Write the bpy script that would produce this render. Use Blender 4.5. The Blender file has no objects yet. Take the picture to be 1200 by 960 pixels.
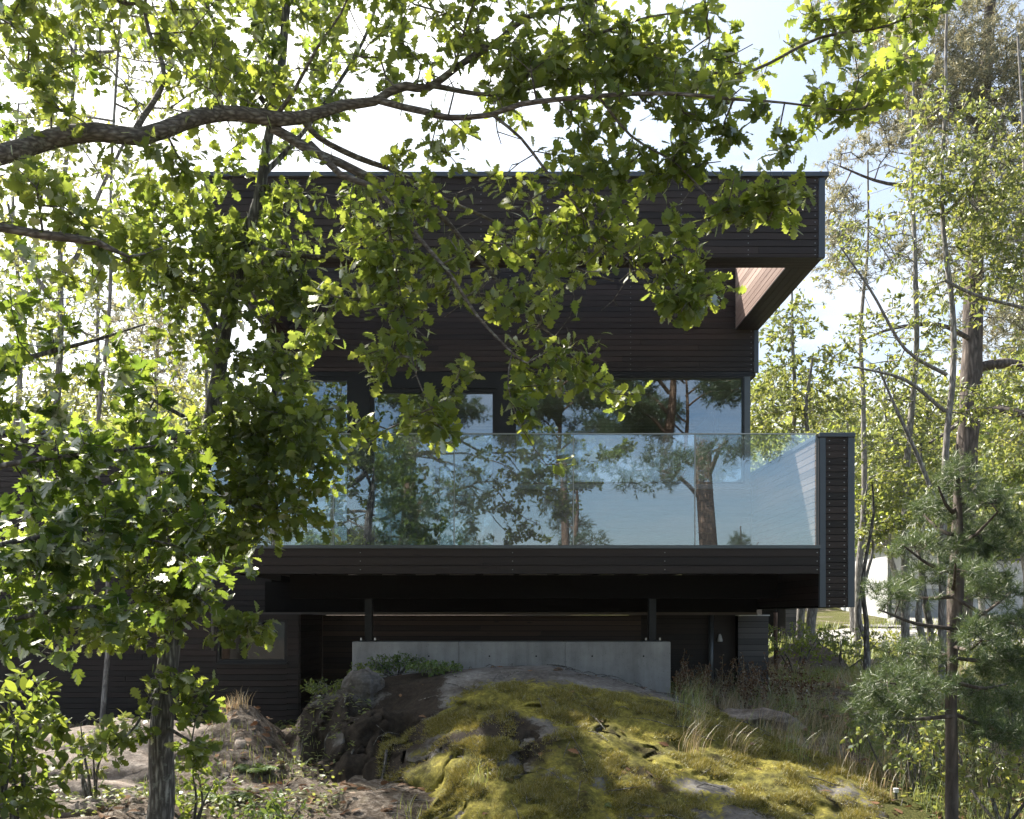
import bpy, math, random
import numpy as np
from mathutils import Vector
random.seed(7)
RNG = np.random.default_rng(11)
C = bpy.context.scene.collection
F, VX, VY = 1134.0, 590.0, 722.0          # focal length and vanishing point of the photo, in its pixels

def at(px, py, y):
    """world point seen at photo position px,py when it stands y metres in front of the camera"""
    return np.array([(px - VX) / F * y, y, (VY - py) / F * y])

# ------------------------------------------------------------------ noise
def _hash(ix, iy, iz, s):
    h = (ix * 374761393 + iy * 668265263 + iz * 2147483647 + s * 974711) & 0xffffffff
    h = ((h ^ (h >> 13)) * 1274126177) & 0xffffffff
    h = ((h ^ (h >> 16)) * 2246822519) & 0xffffffff
    return ((h ^ (h >> 15)) & 0xffffff) / float(0xffffff)
def vnoise(x, y, z=0.0, s=0):
    x = np.asarray(x, float); y = np.asarray(y, float); z = np.asarray(z, float) + 0 * x
    ix = np.floor(x).astype(np.int64); iy = np.floor(y).astype(np.int64); iz = np.floor(z).astype(np.int64)
    fx, fy, fz = x - ix, y - iy, z - iz
    fx, fy, fz = [f * f * (3 - 2 * f) for f in (fx, fy, fz)]
    r = 0
    for a in (0, 1):
        for b in (0, 1):
            for c in (0, 1):
                w = (fx if a else 1 - fx) * (fy if b else 1 - fy) * (fz if c else 1 - fz)
                r = r + w * _hash(ix + a, iy + b, iz + c, s)
    return r * 2 - 1
def fbm(x, y, z=0.0, o=4, s=0, g=0.5):
    r, a = 0, 1.0
    for k in range(o):
        r = r + a * vnoise(x * 2 ** k + 17.3 * k, y * 2 ** k - 9.1 * k, np.asarray(z) * 2 ** k, s + k)
        a *= g
    return r
def sstep(x, a, b):
    t = np.clip((x - a) / (b - a), 0, 1)
    return t * t * (3 - 2 * t)

# ------------------------------------------------------------------ objects
def tag(o, label=None, cat=None, group=None, kind=None):
    if label: o['label'] = label
    if cat: o['category'] = cat
    if group: o['group'] = group
    if kind: o['kind'] = kind
    return o
def thing(name, label, cat, loc=(0, 0, 0), group=None):
    o = bpy.data.objects.new(name, None); C.objects.link(o)
    o.location = [float(v) for v in loc]; o.empty_display_size = 0.2
    return tag(o, label, cat, group)
def link(name, me, parent=None):
    o = bpy.data.objects.new(name, me); C.objects.link(o)
    if parent is not None:
        o.parent = parent
        p = parent; off = Vector((0, 0, 0))
        while p is not None:
            off += p.location; p = p.parent
        o.location = -off                      # meshes are written in world coordinates
    return o
def raw_mesh(name, V, Fc, mats, k=None, mi=None, smooth=False):
    """fast mesh from a vertex array and an (n,k) array of faces"""
    me = bpy.data.meshes.new(name)
    V = np.asarray(V, np.float32); Fc = np.asarray(Fc, np.int32)
    n, k = Fc.shape
    me.vertices.add(len(V)); me.vertices.foreach_set('co', V.ravel())
    me.loops.add(n * k); me.loops.foreach_set('vertex_index', Fc.ravel())
    me.polygons.add(n); me.polygons.foreach_set('loop_start', np.arange(0, n * k, k, dtype=np.int32))
    me.polygons.foreach_set('loop_total', np.full(n, k, np.int32))
    if mi is not None: me.polygons.foreach_set('material_index', np.asarray(mi, np.int32))
    me.update(calc_edges=True)
    if smooth: me.polygons.foreach_set('use_smooth', np.ones(n, bool))
    for m in (mats if isinstance(mats, (list, tuple)) else [mats]): me.materials.append(m)
    return me

class MB:
    def __init__(s): s.v = []; s.f = []; s.m = []
    def box(s, x0, x1, y0, y1, z0, z1, m=0):
        b = len(s.v)
        s.v += [(x0,y0,z0),(x1,y0,z0),(x1,y1,z0),(x0,y1,z0),(x0,y0,z1),(x1,y0,z1),(x1,y1,z1),(x0,y1,z1)]
        s.f += [tuple(b + i for i in q) for q in ((0,3,2,1),(4,5,6,7),(0,1,5,4),(1,2,6,5),(2,3,7,6),(3,0,4,7))]
        s.m += [m] * 6
        return s
    def tube(s, pts, rad, n=10, m=0, cap=True):
        V, Q = sweep(pts, rad, n)
        b = len(s.v)
        s.v += [tuple(p) for p in V]; s.f += [tuple(int(i) + b for i in q) for q in Q]; s.m += [m] * len(Q)
        if cap:
            s.f.append(tuple(b + i for i in range(n))[::-1]); s.m.append(m)
            s.f.append(tuple(len(s.v) - n + i for i in range(n))); s.m.append(m)
        return s
    def build(s, name, mats, parent=None, smooth=False, bevel=0):
        me = bpy.data.meshes.new(name); me.from_pydata(s.v, [], s.f)
        for m in (mats if isinstance(mats, (list, tuple)) else [mats]): me.materials.append(m)
        for p, i in zip(me.polygons, s.m): p.material_index = i; p.use_smooth = smooth
        o = link(name, me, parent)
        if bevel:
            b = o.modifiers.new('bevel', 'BEVEL'); b.width = bevel; b.segments = 1; b.limit_method = 'ANGLE'
        return o

def sweep(pts, rad, n=8, rough=0.0, seed=0):
    P = np.asarray(pts, float); k = len(P)
    R = np.full(k, rad, float) if np.isscalar(rad) else np.asarray(rad, float)
    T = np.gradient(P, axis=0); T /= np.linalg.norm(T, axis=1)[:, None] + 1e-9
    NZ = vnoise(np.tile(np.cos(np.linspace(0, 2 * math.pi, n, endpoint=False)) * 1.7 + seed, (k, 1)), np.sin(np.linspace(0, 2 * math.pi, n, endpoint=False))[None] * 1.7 + np.zeros((k, 1)), np.arange(k)[:, None] * 0.35, seed) if rough else None
    up = np.array([1.0, 0.2, 0.0]) if abs(T[0][2]) > 0.7 else np.array([0, 0, 1.0])
    V = []
    u = np.cross(T[0], up); u /= np.linalg.norm(u)
    ang = np.linspace(0, 2 * math.pi, n, endpoint=False)
    for i in range(k):
        u = u - T[i] * np.dot(u, T[i]); u /= np.linalg.norm(u) + 1e-9
        w = np.cross(T[i], u)
        r = R[i] * np.ones(n)
        if rough:
            r = r * (1 + rough * NZ[i])
        V.append(P[i] + r[:, None] * (np.cos(ang)[:, None] * u + np.sin(ang)[:, None] * w))
    V = np.concatenate(V)
    Q = []
    for i in range(k - 1):
        for j in range(n):
            a, b = i * n + j, i * n + (j + 1) % n
            Q.append((a, b, b + n, a + n))
    return V, np.array(Q)

def spline(pts, step):
    """Catmull-Rom through rows (x,y,z,r)"""
    P = np.asarray(pts, float)
    P = np.vstack([2 * P[0] - P[1], P, 2 * P[-1] - P[-2]])
    out = []
    for i in range(1, len(P) - 2):
        d = np.linalg.norm(P[i + 1][:3] - P[i][:3]); n = max(2, int(d / step))
        t = np.linspace(0, 1, n, endpoint=False)[:, None]
        a, b, c, e = P[i - 1], P[i], P[i + 1], P[i + 2]
        out.append(0.5 * ((2 * b) + (-a + c) * t + (2 * a - 5 * b + 4 * c - e) * t ** 2 + (-a + 3 * b - 3 * c + e) * t ** 3))
    out.append(P[-2][None])
    out = np.concatenate(out); out[:, 3] = np.maximum(out[:, 3], 0.001)
    return out

# ------------------------------------------------------------------ materials
def new_mat(name):
    m = bpy.data.materials.new(name); m.use_nodes = True
    nt = m.node_tree; nt.nodes.clear()
    return m, nt
def N(nt, t, **kw):
    n = nt.nodes.new(t)
    for k, v in kw.items():
        if k.startswith('i_'):
            key = k[2:].replace('_', ' ')
            n.inputs[key].default_value = v
        elif isinstance(k, str): setattr(n, k, v)
    return n
def L(nt, a, b): nt.links.new(a, b)
def ramp(nt, src, stops):
    r = N(nt, 'ShaderNodeValToRGB'); e = r.color_ramp.elements
    e[0].position, e[0].color = stops[0][0], (*stops[0][1], 1)
    e[1].position, e[1].color = stops[-1][0], (*stops[-1][1], 1)
    for p, c in stops[1:-1]:
        x = e.new(p); x.color = (*c, 1)
    L(nt, src, r.inputs[0]); return r
def texco(nt, scale=(1, 1, 1)):
    g = N(nt, 'ShaderNodeNewGeometry')      # world position: every mesh here is static
    mp = N(nt, 'ShaderNodeMapping'); mp.inputs['Scale'].default_value = scale
    L(nt, g.outputs['Position'], mp.inputs['Vector']); return mp.outputs[0], g
def noise(nt, vec, scale, detail=6, rough=0.6):
    n = N(nt, 'ShaderNodeTexNoise'); n.inputs['Scale'].default_value = scale
    n.inputs['Detail'].default_value = detail; n.inputs['Roughness'].default_value = rough
    L(nt, vec, n.inputs['Vector']); return n.outputs['Fac']
def mixc(nt, fac, a, b, mode='MIX'):
    m = N(nt, 'ShaderNodeMix', data_type='RGBA', blend_type=mode)
    for i, v in ((0, fac), (6, a), (7, b)):
        if hasattr(v, 'links'): L(nt, v, m.inputs[i])
        else: m.inputs[i].default_value = v if i == 0 else (*v, 1)
    return m.outputs[2]
def mth(nt, op, a, b=0.0):
    m = N(nt, 'ShaderNodeMath', operation=op)
    for i, v in enumerate((a, b)):
        if hasattr(v, 'links'): L(nt, v, m.inputs[i])
        else: m.inputs[i].default_value = v
    return m.outputs[0]
def finish(nt, col, rough=0.6, bump=None, bs=0.3, bd=0.01, spec=0.5, metal=0.0):
    b = N(nt, 'ShaderNodeBsdfPrincipled'); o = N(nt, 'ShaderNodeOutputMaterial')
    if hasattr(col, 'links'): L(nt, col, b.inputs['Base Color'])
    else: b.inputs['Base Color'].default_value = (*col, 1)
    if hasattr(rough, 'links'): L(nt, rough, b.inputs['Roughness'])
    else: b.inputs['Roughness'].default_value = rough
    b.inputs['Specular IOR Level'].default_value = spec; b.inputs['Metallic'].default_value = metal
    if bump is not None:
        bn = N(nt, 'ShaderNodeBump'); bn.inputs['Strength'].default_value = bs; bn.inputs['Distance'].default_value = bd
        L(nt, bump, bn.inputs['Height']); L(nt, bn.outputs[0], b.inputs['Normal'])
    L(nt, b.outputs[0], o.inputs[0]); return b

def wood_mat(name, a, b, axis='x', rough=0.55, spec=0.35):
    m, nt = new_mat(name)
    sc = {'x': (1.2, 30, 30), 'y': (30, 1.2, 30), 'z': (30, 30, 1.2)}[axis]
    v, g = texco(nt, sc)
    n1 = noise(nt, v, 1.0, 8, 0.65)
    v2, _ = texco(nt, tuple(s * 0.25 for s in sc)); n2 = noise(nt, v2, 1.0, 3)
    f = mth(nt, 'ADD', mth(nt, 'MULTIPLY', n1, 0.5), mth(nt, 'MULTIPLY', g.outputs['Random Per Island'], 0.5))
    f = mth(nt, 'ADD', f, mth(nt, 'MULTIPLY', n2, 0.25))
    r = ramp(nt, f, [(0.32, a), (0.98, b)])
    # knots
    vo = N(nt, 'ShaderNodeTexVoronoi'); vo.inputs['Scale'].default_value = 1.0
    v3, _ = texco(nt, {'x': (3, 14, 14), 'y': (14, 3, 14), 'z': (14, 14, 3)}[axis]); L(nt, v3, vo.inputs['Vector'])
    kn = ramp(nt, vo.outputs['Distance'], [(0.05, (0.35, 0.35, 0.35)), (0.16, (1, 1, 1))])
    c = mixc(nt, 1.0, r.outputs[0], kn.outputs[0], 'MULTIPLY')
    finish(nt, c, rough, n1, 0.5, 0.004, spec); return m

def metal_mat(name, col, rough=0.35, metal=0.6):
    m, nt = new_mat(name); v, g = texco(nt)
    n = noise(nt, v, 3.0, 5); c = mixc(nt, n, tuple(x * 0.8 for x in col), tuple(x * 1.2 for x in col))
    finish(nt, c, rough, noise(nt, v, 60, 3), 0.05, 0.002, 0.5, metal); return m

def leaf_mat(name, dark, light, trans, tf=0.5, rough=0.42, gl=0.06):
    m, nt = new_mat(name); v, g = texco(nt)
    rnd = g.outputs['Random Per Island']
    big = noise(nt, v, 1.1, 2)
    f = mth(nt, 'ADD', mth(nt, 'MULTIPLY', rnd, 0.65), mth(nt, 'MULTIPLY', big, 0.4))
    c = ramp(nt, f, [(0.08, dark), (0.80, light), (0.90, tuple(x * 1.25 for x in light)), (0.985, (light[0] * 1.5, light[1] * 1.05, light[2]))])
    sp = noise(nt, v, 90, 3); c2 = mixc(nt, mth(nt, 'MULTIPLY', sp, 0.35), c.outputs[0], tuple(x * 0.4 for x in dark))
    tcol = mixc(nt, rnd, tuple(x * 0.8 for x in trans), (trans[0] * 1.35, trans[1] * 1.1, trans[2]))
    d = N(nt, 'ShaderNodeBsdfDiffuse'); t = N(nt, 'ShaderNodeBsdfTranslucent')
    gs = N(nt, 'ShaderNodeBsdfGlossy'); gs.inputs['Roughness'].default_value = rough
    gs.inputs['Color'].default_value = (1.0, 1.0, 0.92, 1)
    L(nt, c2, d.inputs[0]); L(nt, tcol, t.inputs[0])
    m1 = N(nt, 'ShaderNodeMixShader'); m1.inputs[0].default_value = tf
    L(nt, d.outputs[0], m1.inputs[1]); L(nt, t.outputs[0], m1.inputs[2])
    m2 = N(nt, 'ShaderNodeMixShader')
    fr = N(nt, 'ShaderNodeFresnel'); fr.inputs[0].default_value = 1.4
    L(nt, mth(nt, 'MULTIPLY', mth(nt, 'ADD', fr.outputs[0], gl), 0.26), m2.inputs[0])
    L(nt, m1.outputs[0], m2.inputs[1]); L(nt, gs.outputs[0], m2.inputs[2])
    o = N(nt, 'ShaderNodeOutputMaterial'); L(nt, m2.outputs[0], o.inputs[0]); return m

def bark_mat(name, a, b, scale=1.0, lichen=0.3, along='z'):
    m, nt = new_mat(name)
    v, g = texco(nt, (28 * scale, 28 * scale, 5 * scale) if along == 'z' else (9 * scale, 30 * scale, 34 * scale))
    vo = N(nt, 'ShaderNodeTexVoronoi', feature='DISTANCE_TO_EDGE'); vo.inputs['Scale'].default_value = 1.0; L(nt, v, vo.inputs['Vector'])
    n1 = noise(nt, v, 1.2, 8, 0.7)
    f = mth(nt, 'ADD', mth(nt, 'MULTIPLY', n1, 0.7), mth(nt, 'MULTIPLY', vo.outputs['Distance'], 0.9))
    r = ramp(nt, f, [(0.25, tuple(x * 0.35 for x in a)), (0.5, a), (0.85, b)])
    v2, _ = texco(nt); n2 = noise(nt, v2, 14, 5, 0.7)
    lf = ramp(nt, n2, [(0.56, (0, 0, 0)), (0.68, (lichen, lichen, lichen))])
    c = mixc(nt, lf.outputs[0], r.outputs[0], (0.36, 0.38, 0.33))
    finish(nt, c, 0.85, f, 0.9, 0.012, 0.2); return m

M = {}
M['clad'] = wood_mat('dark_cladding', (0.008, 0.0048, 0.0038), (0.042, 0.026, 0.020), 'x')
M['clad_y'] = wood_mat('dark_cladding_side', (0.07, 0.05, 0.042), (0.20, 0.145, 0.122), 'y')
M['clad_shaded'] = wood_mat('shaded_cladding', (0.006, 0.004, 0.003), (0.026, 0.014, 0.010), 'x')  # darkened copy of the cladding, shade of underside and low walls painted in
M['clad_brown'] = wood_mat('brown_stained_cladding', (0.022, 0.013, 0.009), (0.085, 0.048, 0.033), 'x')
M['clad_grey'] = wood_mat('weathered_cladding', (0.03, 0.028, 0.028), (0.10, 0.09, 0.085), 'x')
M['back'] = wood_mat('groove_black', (0.004, 0.0035, 0.003), (0.008, 0.007, 0.006), 'x', 0.8, 0.1)
M['clad_sunlit'] = wood_mat('sunlit_cladding', (0.17, 0.115, 0.095), (0.44, 0.33, 0.28), 'y')  # lightened copy of the side cladding, sunlight put into its colour
M['trim'] = metal_mat('blue_grey_trim', (0.068, 0.080, 0.096), 0.42, 0.35)
M['black'] = metal_mat('black_steel', (0.012, 0.013, 0.015), 0.4, 0.5)
M['steel'] = metal_mat('grey_steel', (0.10, 0.11, 0.115), 0.4, 0.6)
M['screw'] = metal_mat('screw_heads', (0.35, 0.35, 0.34), 0.35, 0.9)
M['deck'] = wood_mat('deck_boards', (0.05, 0.04, 0.033), (0.14, 0.11, 0.09), 'x')
M['int_wood'] = wood_mat('interior_ceiling_wood', (0.16, 0.09, 0.045), (0.34, 0.20, 0.11), 'x')
M['int_floor'] = wood_mat('interior_floor', (0.10, 0.07, 0.05), (0.2, 0.14, 0.1), 'x', 0.4)
M['white'] = metal_mat('white_paint', (0.74, 0.74, 0.73), 0.5, 0.0)
M['dim_wall'] = metal_mat('interior_plaster', (0.22, 0.22, 0.22), 0.7, 0.0)

def glass_mat(name, base, film=0.0, tint=(0.93, 0.97, 0.97), dust=0.0):
    m, nt = new_mat(name); o = N(nt, 'ShaderNodeOutputMaterial')
    t = N(nt, 'ShaderNodeBsdfTransparent'); t.inputs[0].default_value = (*tint, 1)
    g = N(nt, 'ShaderNodeBsdfGlossy'); g.inputs['Roughness'].default_value = 0.0; g.inputs[0].default_value = (0.86, 0.94, 1, 1)
    fr = N(nt, 'ShaderNodeFresnel'); fr.inputs[0].default_value = 1.5
    mx = N(nt, 'ShaderNodeMixShader')
    L(nt, mth(nt, 'ADD', fr.outputs[0], base), mx.inputs[0]); L(nt, t.outputs[0], mx.inputs[1]); L(nt, g.outputs[0], mx.inputs[2])
    if dust:
        d = N(nt, 'ShaderNodeBsdfDiffuse'); d.inputs[0].default_value = (0.8, 0.82, 0.85, 1)
        tr = N(nt, 'ShaderNodeBsdfTranslucent'); tr.inputs[0].default_value = (0.8, 0.82, 0.85, 1)
        dd = N(nt, 'ShaderNodeMixShader'); dd.inputs[0].default_value = 0.6
        L(nt, d.outputs[0], dd.inputs[1]); L(nt, tr.outputs[0], dd.inputs[2])
        v, _ = texco(nt, (1, 1, 1)); n = noise(nt, v, 2.5, 6, 0.7)
        m2 = N(nt, 'ShaderNodeMixShader'); L(nt, mth(nt, 'MULTIPLY', n, dust), m2.inputs[0])
        L(nt, mx.outputs[0], m2.inputs[1]); L(nt, dd.outputs[0], m2.inputs[2]); mx = m2
    L(nt, mx.outputs[0], o.inputs[0]); return m
M['rail_glass'] = glass_mat('railing_glass', 0.11, tint=(0.90, 0.96, 0.98), dust=0.05)
M['dark_glass'] = glass_mat('small_window_glass', 0.0, tint=(0.5, 0.52, 0.5))
M['win_glass'] = glass_mat('window_glass', 0.11, tint=(0.86, 0.90, 0.91))
M['bulb'] = metal_mat('lantern_white', (0.6, 0.6, 0.58), 0.4, 0.0)

def concrete():
    m, nt = new_mat('concrete'); v, g = texco(nt)
    n = noise(nt, v, 4, 9, 0.68); n2 = noise(nt, v, 45, 5)
    v2, _ = texco(nt, (9, 9, 0.9)); n3 = noise(nt, v2, 1, 5)
    f = mth(nt, 'ADD', mth(nt, 'MULTIPLY', n, 0.5), mth(nt, 'MULTIPLY', n3, 0.5))
    c = ramp(nt, f, [(0.3, (0.20, 0.19, 0.18)), (0.5, (0.32, 0.305, 0.29)), (0.72, (0.45, 0.43, 0.41))])
    vo = N(nt, 'ShaderNodeTexVoronoi'); vo.inputs['Scale'].default_value = 35; L(nt, v, vo.inputs['Vector'])
    pit = ramp(nt, vo.outputs['Distance'], [(0.07, (0.4, 0.4, 0.4)), (0.14, (1, 1, 1))])
    finish(nt, mixc(nt, 1.0, c.outputs[0], pit.outputs[0], 'MULTIPLY'), 0.85, n2, 0.25, 0.004); return m
M['concrete'] = concrete()

def rock_mat(name, moss_attr=True, tone=(1, 1, 1)):
    m, nt = new_mat(name); v, g = texco(nt)
    n = noise(nt, v, 2.2, 10, 0.7); n2 = noise(nt, v, 22, 8, 0.75); n3 = noise(nt, v, 140, 3)
    v2, _ = texco(nt, (1.5, 2.5, 9)); n4 = noise(nt, v2, 1.3, 6, 0.7)
    f = mth(nt, 'ADD', mth(nt, 'MULTIPLY', n, 0.45), mth(nt, 'MULTIPLY', n2, 0.55))
    t = tone
    c = ramp(nt, f, [(0.3, (0.05 * t[0], 0.046 * t[1], 0.042 * t[2])), (0.47, (0.15 * t[0], 0.14 * t[1], 0.13 * t[2])),
                     (0.6, (0.27 * t[0], 0.26 * t[1], 0.245 * t[2])), (0.75, (0.46 * t[0], 0.45 * t[1], 0.43 * t[2]))])
    st = ramp(nt, n4, [(0.35, (0.45, 0.38, 0.33)), (0.6, (1, 1, 1))])
    c = mixc(nt, 0.75, c.outputs[0], st.outputs[0], 'MULTIPLY')
    if moss_attr:
        at_ = N(nt, 'ShaderNodeAttribute', attribute_name='moss')
        mc = ramp(nt, n2, [(0.3, (0.045, 0.038, 0.010)), (0.5, (0.14, 0.128, 0.024)), (0.7, (0.30, 0.275, 0.065))])
        big = noise(nt, v, 3.1, 4, 0.6)
        bt = ramp(nt, big, [(0.36, (0.22, 0.18, 0.16)), (0.47, (0.75, 0.75, 0.75)), (0.62, (1.5, 1.42, 1.2))])
        mcc = mixc(nt, 1.0, mc.outputs[0], bt.outputs[0], 'MULTIPLY')
        mm = mth(nt, 'ADD', at_.outputs['Fac'], mth(nt, 'MULTIPLY', mth(nt, 'SUBTRACT', n2, 0.5), 1.6))
        mk = ramp(nt, mm, [(0.42, (0, 0, 0)), (0.58, (1, 1, 1))])
        c = mixc(nt, mk.outputs[0], c, mcc)
        so = N(nt, 'ShaderNodeAttribute', attribute_name='soil')
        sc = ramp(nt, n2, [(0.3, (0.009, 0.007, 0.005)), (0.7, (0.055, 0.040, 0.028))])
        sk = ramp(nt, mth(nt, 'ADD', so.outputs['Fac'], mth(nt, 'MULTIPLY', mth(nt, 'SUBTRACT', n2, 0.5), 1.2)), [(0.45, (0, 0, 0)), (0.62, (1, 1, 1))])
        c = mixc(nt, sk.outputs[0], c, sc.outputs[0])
    b = mth(nt, 'ADD', mth(nt, 'MULTIPLY', n2, 1.0), mth(nt, 'MULTIPLY', n3, 0.3))
    finish(nt, c, 0.88, b, 0.8, 0.03, 0.25); return m
M['rock'] = rock_mat('mossy_granite')
M['slab'] = rock_mat('pinkish_granite', False, (1.45, 1.3, 1.18))

def ground_mat():
    m, nt = new_mat('forest_floor'); v, g = texco(nt)
    n = noise(nt, v, 0.9, 8, 0.65); n2 = noise(nt, v, 16, 8, 0.75); n3 = noise(nt, v, 70, 4, 0.7)
    soil = ramp(nt, n2, [(0.3, (0.035, 0.025, 0.018)), (0.5, (0.17, 0.137, 0.108)), (0.7, (0.44, 0.385, 0.325))])
    grass = ramp(nt, n3, [(0.3, (0.035, 0.045, 0.012)), (0.55, (0.10, 0.10, 0.03)), (0.75, (0.25, 0.21, 0.10))])
    sx = N(nt, 'ShaderNodeSeparateXYZ'); L(nt, v, sx.inputs[0])
    gf = ramp(nt, mth(nt, 'ADD', n, mth(nt, 'MULTIPLY', mth(nt, 'MINIMUM', mth(nt, 'SUBTRACT', sx.outputs[0], 1.5), 2.0), 0.05)), [(0.44, (0, 0, 0)), (0.60, (1, 1, 1))])
    c = mixc(nt, gf.outputs[0], soil.outputs[0], grass.outputs[0])
    finish(nt, c, 0.95, mth(nt, 'ADD', n2, mth(nt, 'MULTIPLY', n3, 0.5)), 1.0, 0.05, 0.1); return m
M['ground'] = ground_mat()
def simple_noise(name, a, b, scale=8, rough=0.9, bs=0.3, bd=0.02):
    m, nt = new_mat(name); v, g = texco(nt); n = noise(nt, v, scale, 8, 0.7)
    c = ramp(nt, n, [(0.3, a), (0.7, b)]); finish(nt, c.outputs[0], rough, n, bs, bd, 0.3); return m
M['gravel'] = simple_noise('pale_gravel', (0.20, 0.19, 0.185), (0.38, 0.365, 0.35), 14)
M['asphalt'] = simple_noise('grey_paving', (0.18, 0.17, 0.18), (0.27, 0.26, 0.26), 12)
M['render_wall'] = simple_noise('white_render', (0.50, 0.50, 0.50), (0.60, 0.60, 0.60), 3, 0.8, 0.1)
M['roof_dark'] = simple_noise('roof_felt', (0.05, 0.05, 0.055), (0.09, 0.09, 0.095), 6)
M['lgrey'] = simple_noise('light_grey_door', (0.26, 0.28, 0.31), (0.32, 0.34, 0.37), 2, 0.5)
M['oak'] = leaf_mat('oak_leaves', (0.030, 0.058, 0.010), (0.095, 0.155, 0.020), (0.36, 0.48, 0.07), 0.56)
M['oak_dark'] = leaf_mat('oak_leaves_deep', (0.022, 0.044, 0.011), (0.07, 0.115, 0.020), (0.32, 0.45, 0.06), 0.54)
M['maple'] = leaf_mat('maple_leaves', (0.020, 0.050, 0.018), (0.060, 0.115, 0.032), (0.26, 0.40, 0.05), 0.44, 0.55, -0.03)
M['ash'] = leaf_mat('light_leaves', (0.055, 0.085, 0.028), (0.15, 0.19, 0.065), (0.34, 0.42, 0.09), 0.5)
M['ash_yellow'] = leaf_mat('yellowish_leaves', (0.07, 0.105, 0.028), (0.18, 0.215, 0.065), (0.42, 0.48, 0.10), 0.5)
M['needle'] = leaf_mat('pine_needles', (0.030, 0.055, 0.030), (0.085, 0.135, 0.060), (0.16, 0.24, 0.08), 0.35, 0.6, -.2)
M['needle_grey'] = leaf_mat('pine_needles_pale', (0.085, 0.11, 0.075), (0.20, 0.235, 0.165), (0.34, 0.34, 0.20), 0.45, 0.6, -.2)
M['dry'] = leaf_mat('dry_stalks', (0.24, 0.18, 0.10), (0.58, 0.47, 0.30), (0.50, 0.42, 0.25), 0.4, 0.6, 0.0)
M['grass'] = leaf_mat('grass_blades', (0.08, 0.13, 0.03), (0.27, 0.33, 0.10), (0.40, 0.48, 0.12), 0.4, 0.5, 0.02)
M['moss'] = leaf_mat('moss_tufts', (0.07, 0.063, 0.010), (0.32, 0.295, 0.065), (0.38, 0.35, 0.08), 0.3, 0.8, 0.0)
M['litter'] = leaf_mat('dead_leaves', (0.06, 0.032, 0.018), (0.24, 0.13, 0.07), (0.2, 0.1, 0.05), 0.2, 0.6, 0.0)
M['fern'] = leaf_mat('fern_fronds', (0.04, 0.08, 0.025), (0.10, 0.17, 0.05), (0.28, 0.42, 0.06), 0.4)
M['bark'] = bark_mat('oak_bark', (0.16, 0.138, 0.12), (0.40, 0.37, 0.33), 1.6, 0.6, 'x')
M['bark_grey'] = bark_mat('grey_bark', (0.11, 0.10, 0.09), (0.42, 0.40, 0.36), 1.4, 0.5)
M['bark_pale'] = bark_mat('pale_bark', (0.24, 0.22, 0.20), (0.52, 0.50, 0.46), 1.2, 0.5)
M['bark_pine'] = bark_mat('pine_bark', (0.11, 0.088, 0.075), (0.28, 0.225, 0.19), 0.5, 0.1)
M['bark_red'] = bark_mat('upper_pine_bark', (0.15, 0.095, 0.065), (0.32, 0.21, 0.15), 0.8, 0.0)
M['interior_dark'] = metal_mat('sofa_fabric', (0.06, 0.06, 0.065), 0.9, 0.0)
# ------------------------------------------------------------------ vegetation tools
def leaf_template(kind):
    if kind == 'oak':
        o = [(0, .012), (.14, .03), (.2, .10), (.27, .07), (.36, .20), (.44, .11), (.55, .29), (.63, .16), (.75, .28), (.83, .15), (.93, .14), (1, 0)]
    elif kind == 'oval':
        o = [(0, .01), (.2, .16), (.45, .24), (.7, .19), (.88, .08), (1, 0)]
    elif kind == 'small':
        o = [(0, .02), (.35, .26), (.72, .2), (1, 0)]
    elif kind == 'maple':
        # palmate leaf: fan around the base of the blade
        half = [(0.0, 0.0), (-.04, .16), (.06, .34), (.16, .30), (.22, .50), (.34, .40), (.46, .56), (.50, .36), (.50, .20), (.66, .30), (.72, .16), (.86, .18), (.88, .06), (1.0, 0.0)]
        V = [(0.12, 0, 0)] + [(x, y, 0.10 * abs(y) - 0.16 * x * x) for x, y in half] + [(x, -y, 0.10 * abs(y) - 0.16 * x * x) for x, y in half[1:-1][::-1]]
        n = len(V) - 1
        Fc = [(0, 1 + i, 1 + (i + 1) % n) for i in range(n)]
        return np.array(V), np.array(Fc)
    V = []; Fc = []
    k = len(o)
    for x, y in o: V.append((x, 0, -0.16 * x * x))
    for sgn in (1, -1):
        for x, y in o: V.append((x, sgn * y, 0.16 * y - 0.16 * x * x))
    for i in range(k - 1):
        a, b = i, i + 1
        Fc += [(a, b, k + b), (a, k + b, k + a), (a, 2 * k + b, b), (a, 2 * k + a, 2 * k + b)]
    V = np.array(V); V[2 * k - 1] = V[k - 1]; V[3 * k - 1] = V[k - 1]
    Fc = np.array([f for f in Fc if len(set(f)) == 3])
    return V, Fc

def place(T, pos, d, nrm, size, wid=None):
    """copies of a template at pos, pointing along d, facing nrm"""
    V, Fc = T
    d = d / (np.linalg.norm(d, axis=1)[:, None] + 1e-9)
    s = np.cross(nrm, d); s /= (np.linalg.norm(s, axis=1)[:, None] + 1e-9)
    n = np.cross(d, s)
    if wid is None: wid = size
    curl = RNG.uniform(-.6, 2.6, len(pos))
    W = (pos[:, None, :] + V[None, :, 0:1] * (d * size[:, None])[:, None, :]
         + V[None, :, 1:2] * (s * wid[:, None])[:, None, :] + V[None, :, 2:3] * (n * (size * curl)[:, None])[:, None, :])
    k = len(V)
    F2 = Fc[None] + (np.arange(len(pos)) * k)[:, None, None]
    return W.reshape(-1, 3), F2.reshape(-1, Fc.shape[1])

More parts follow.
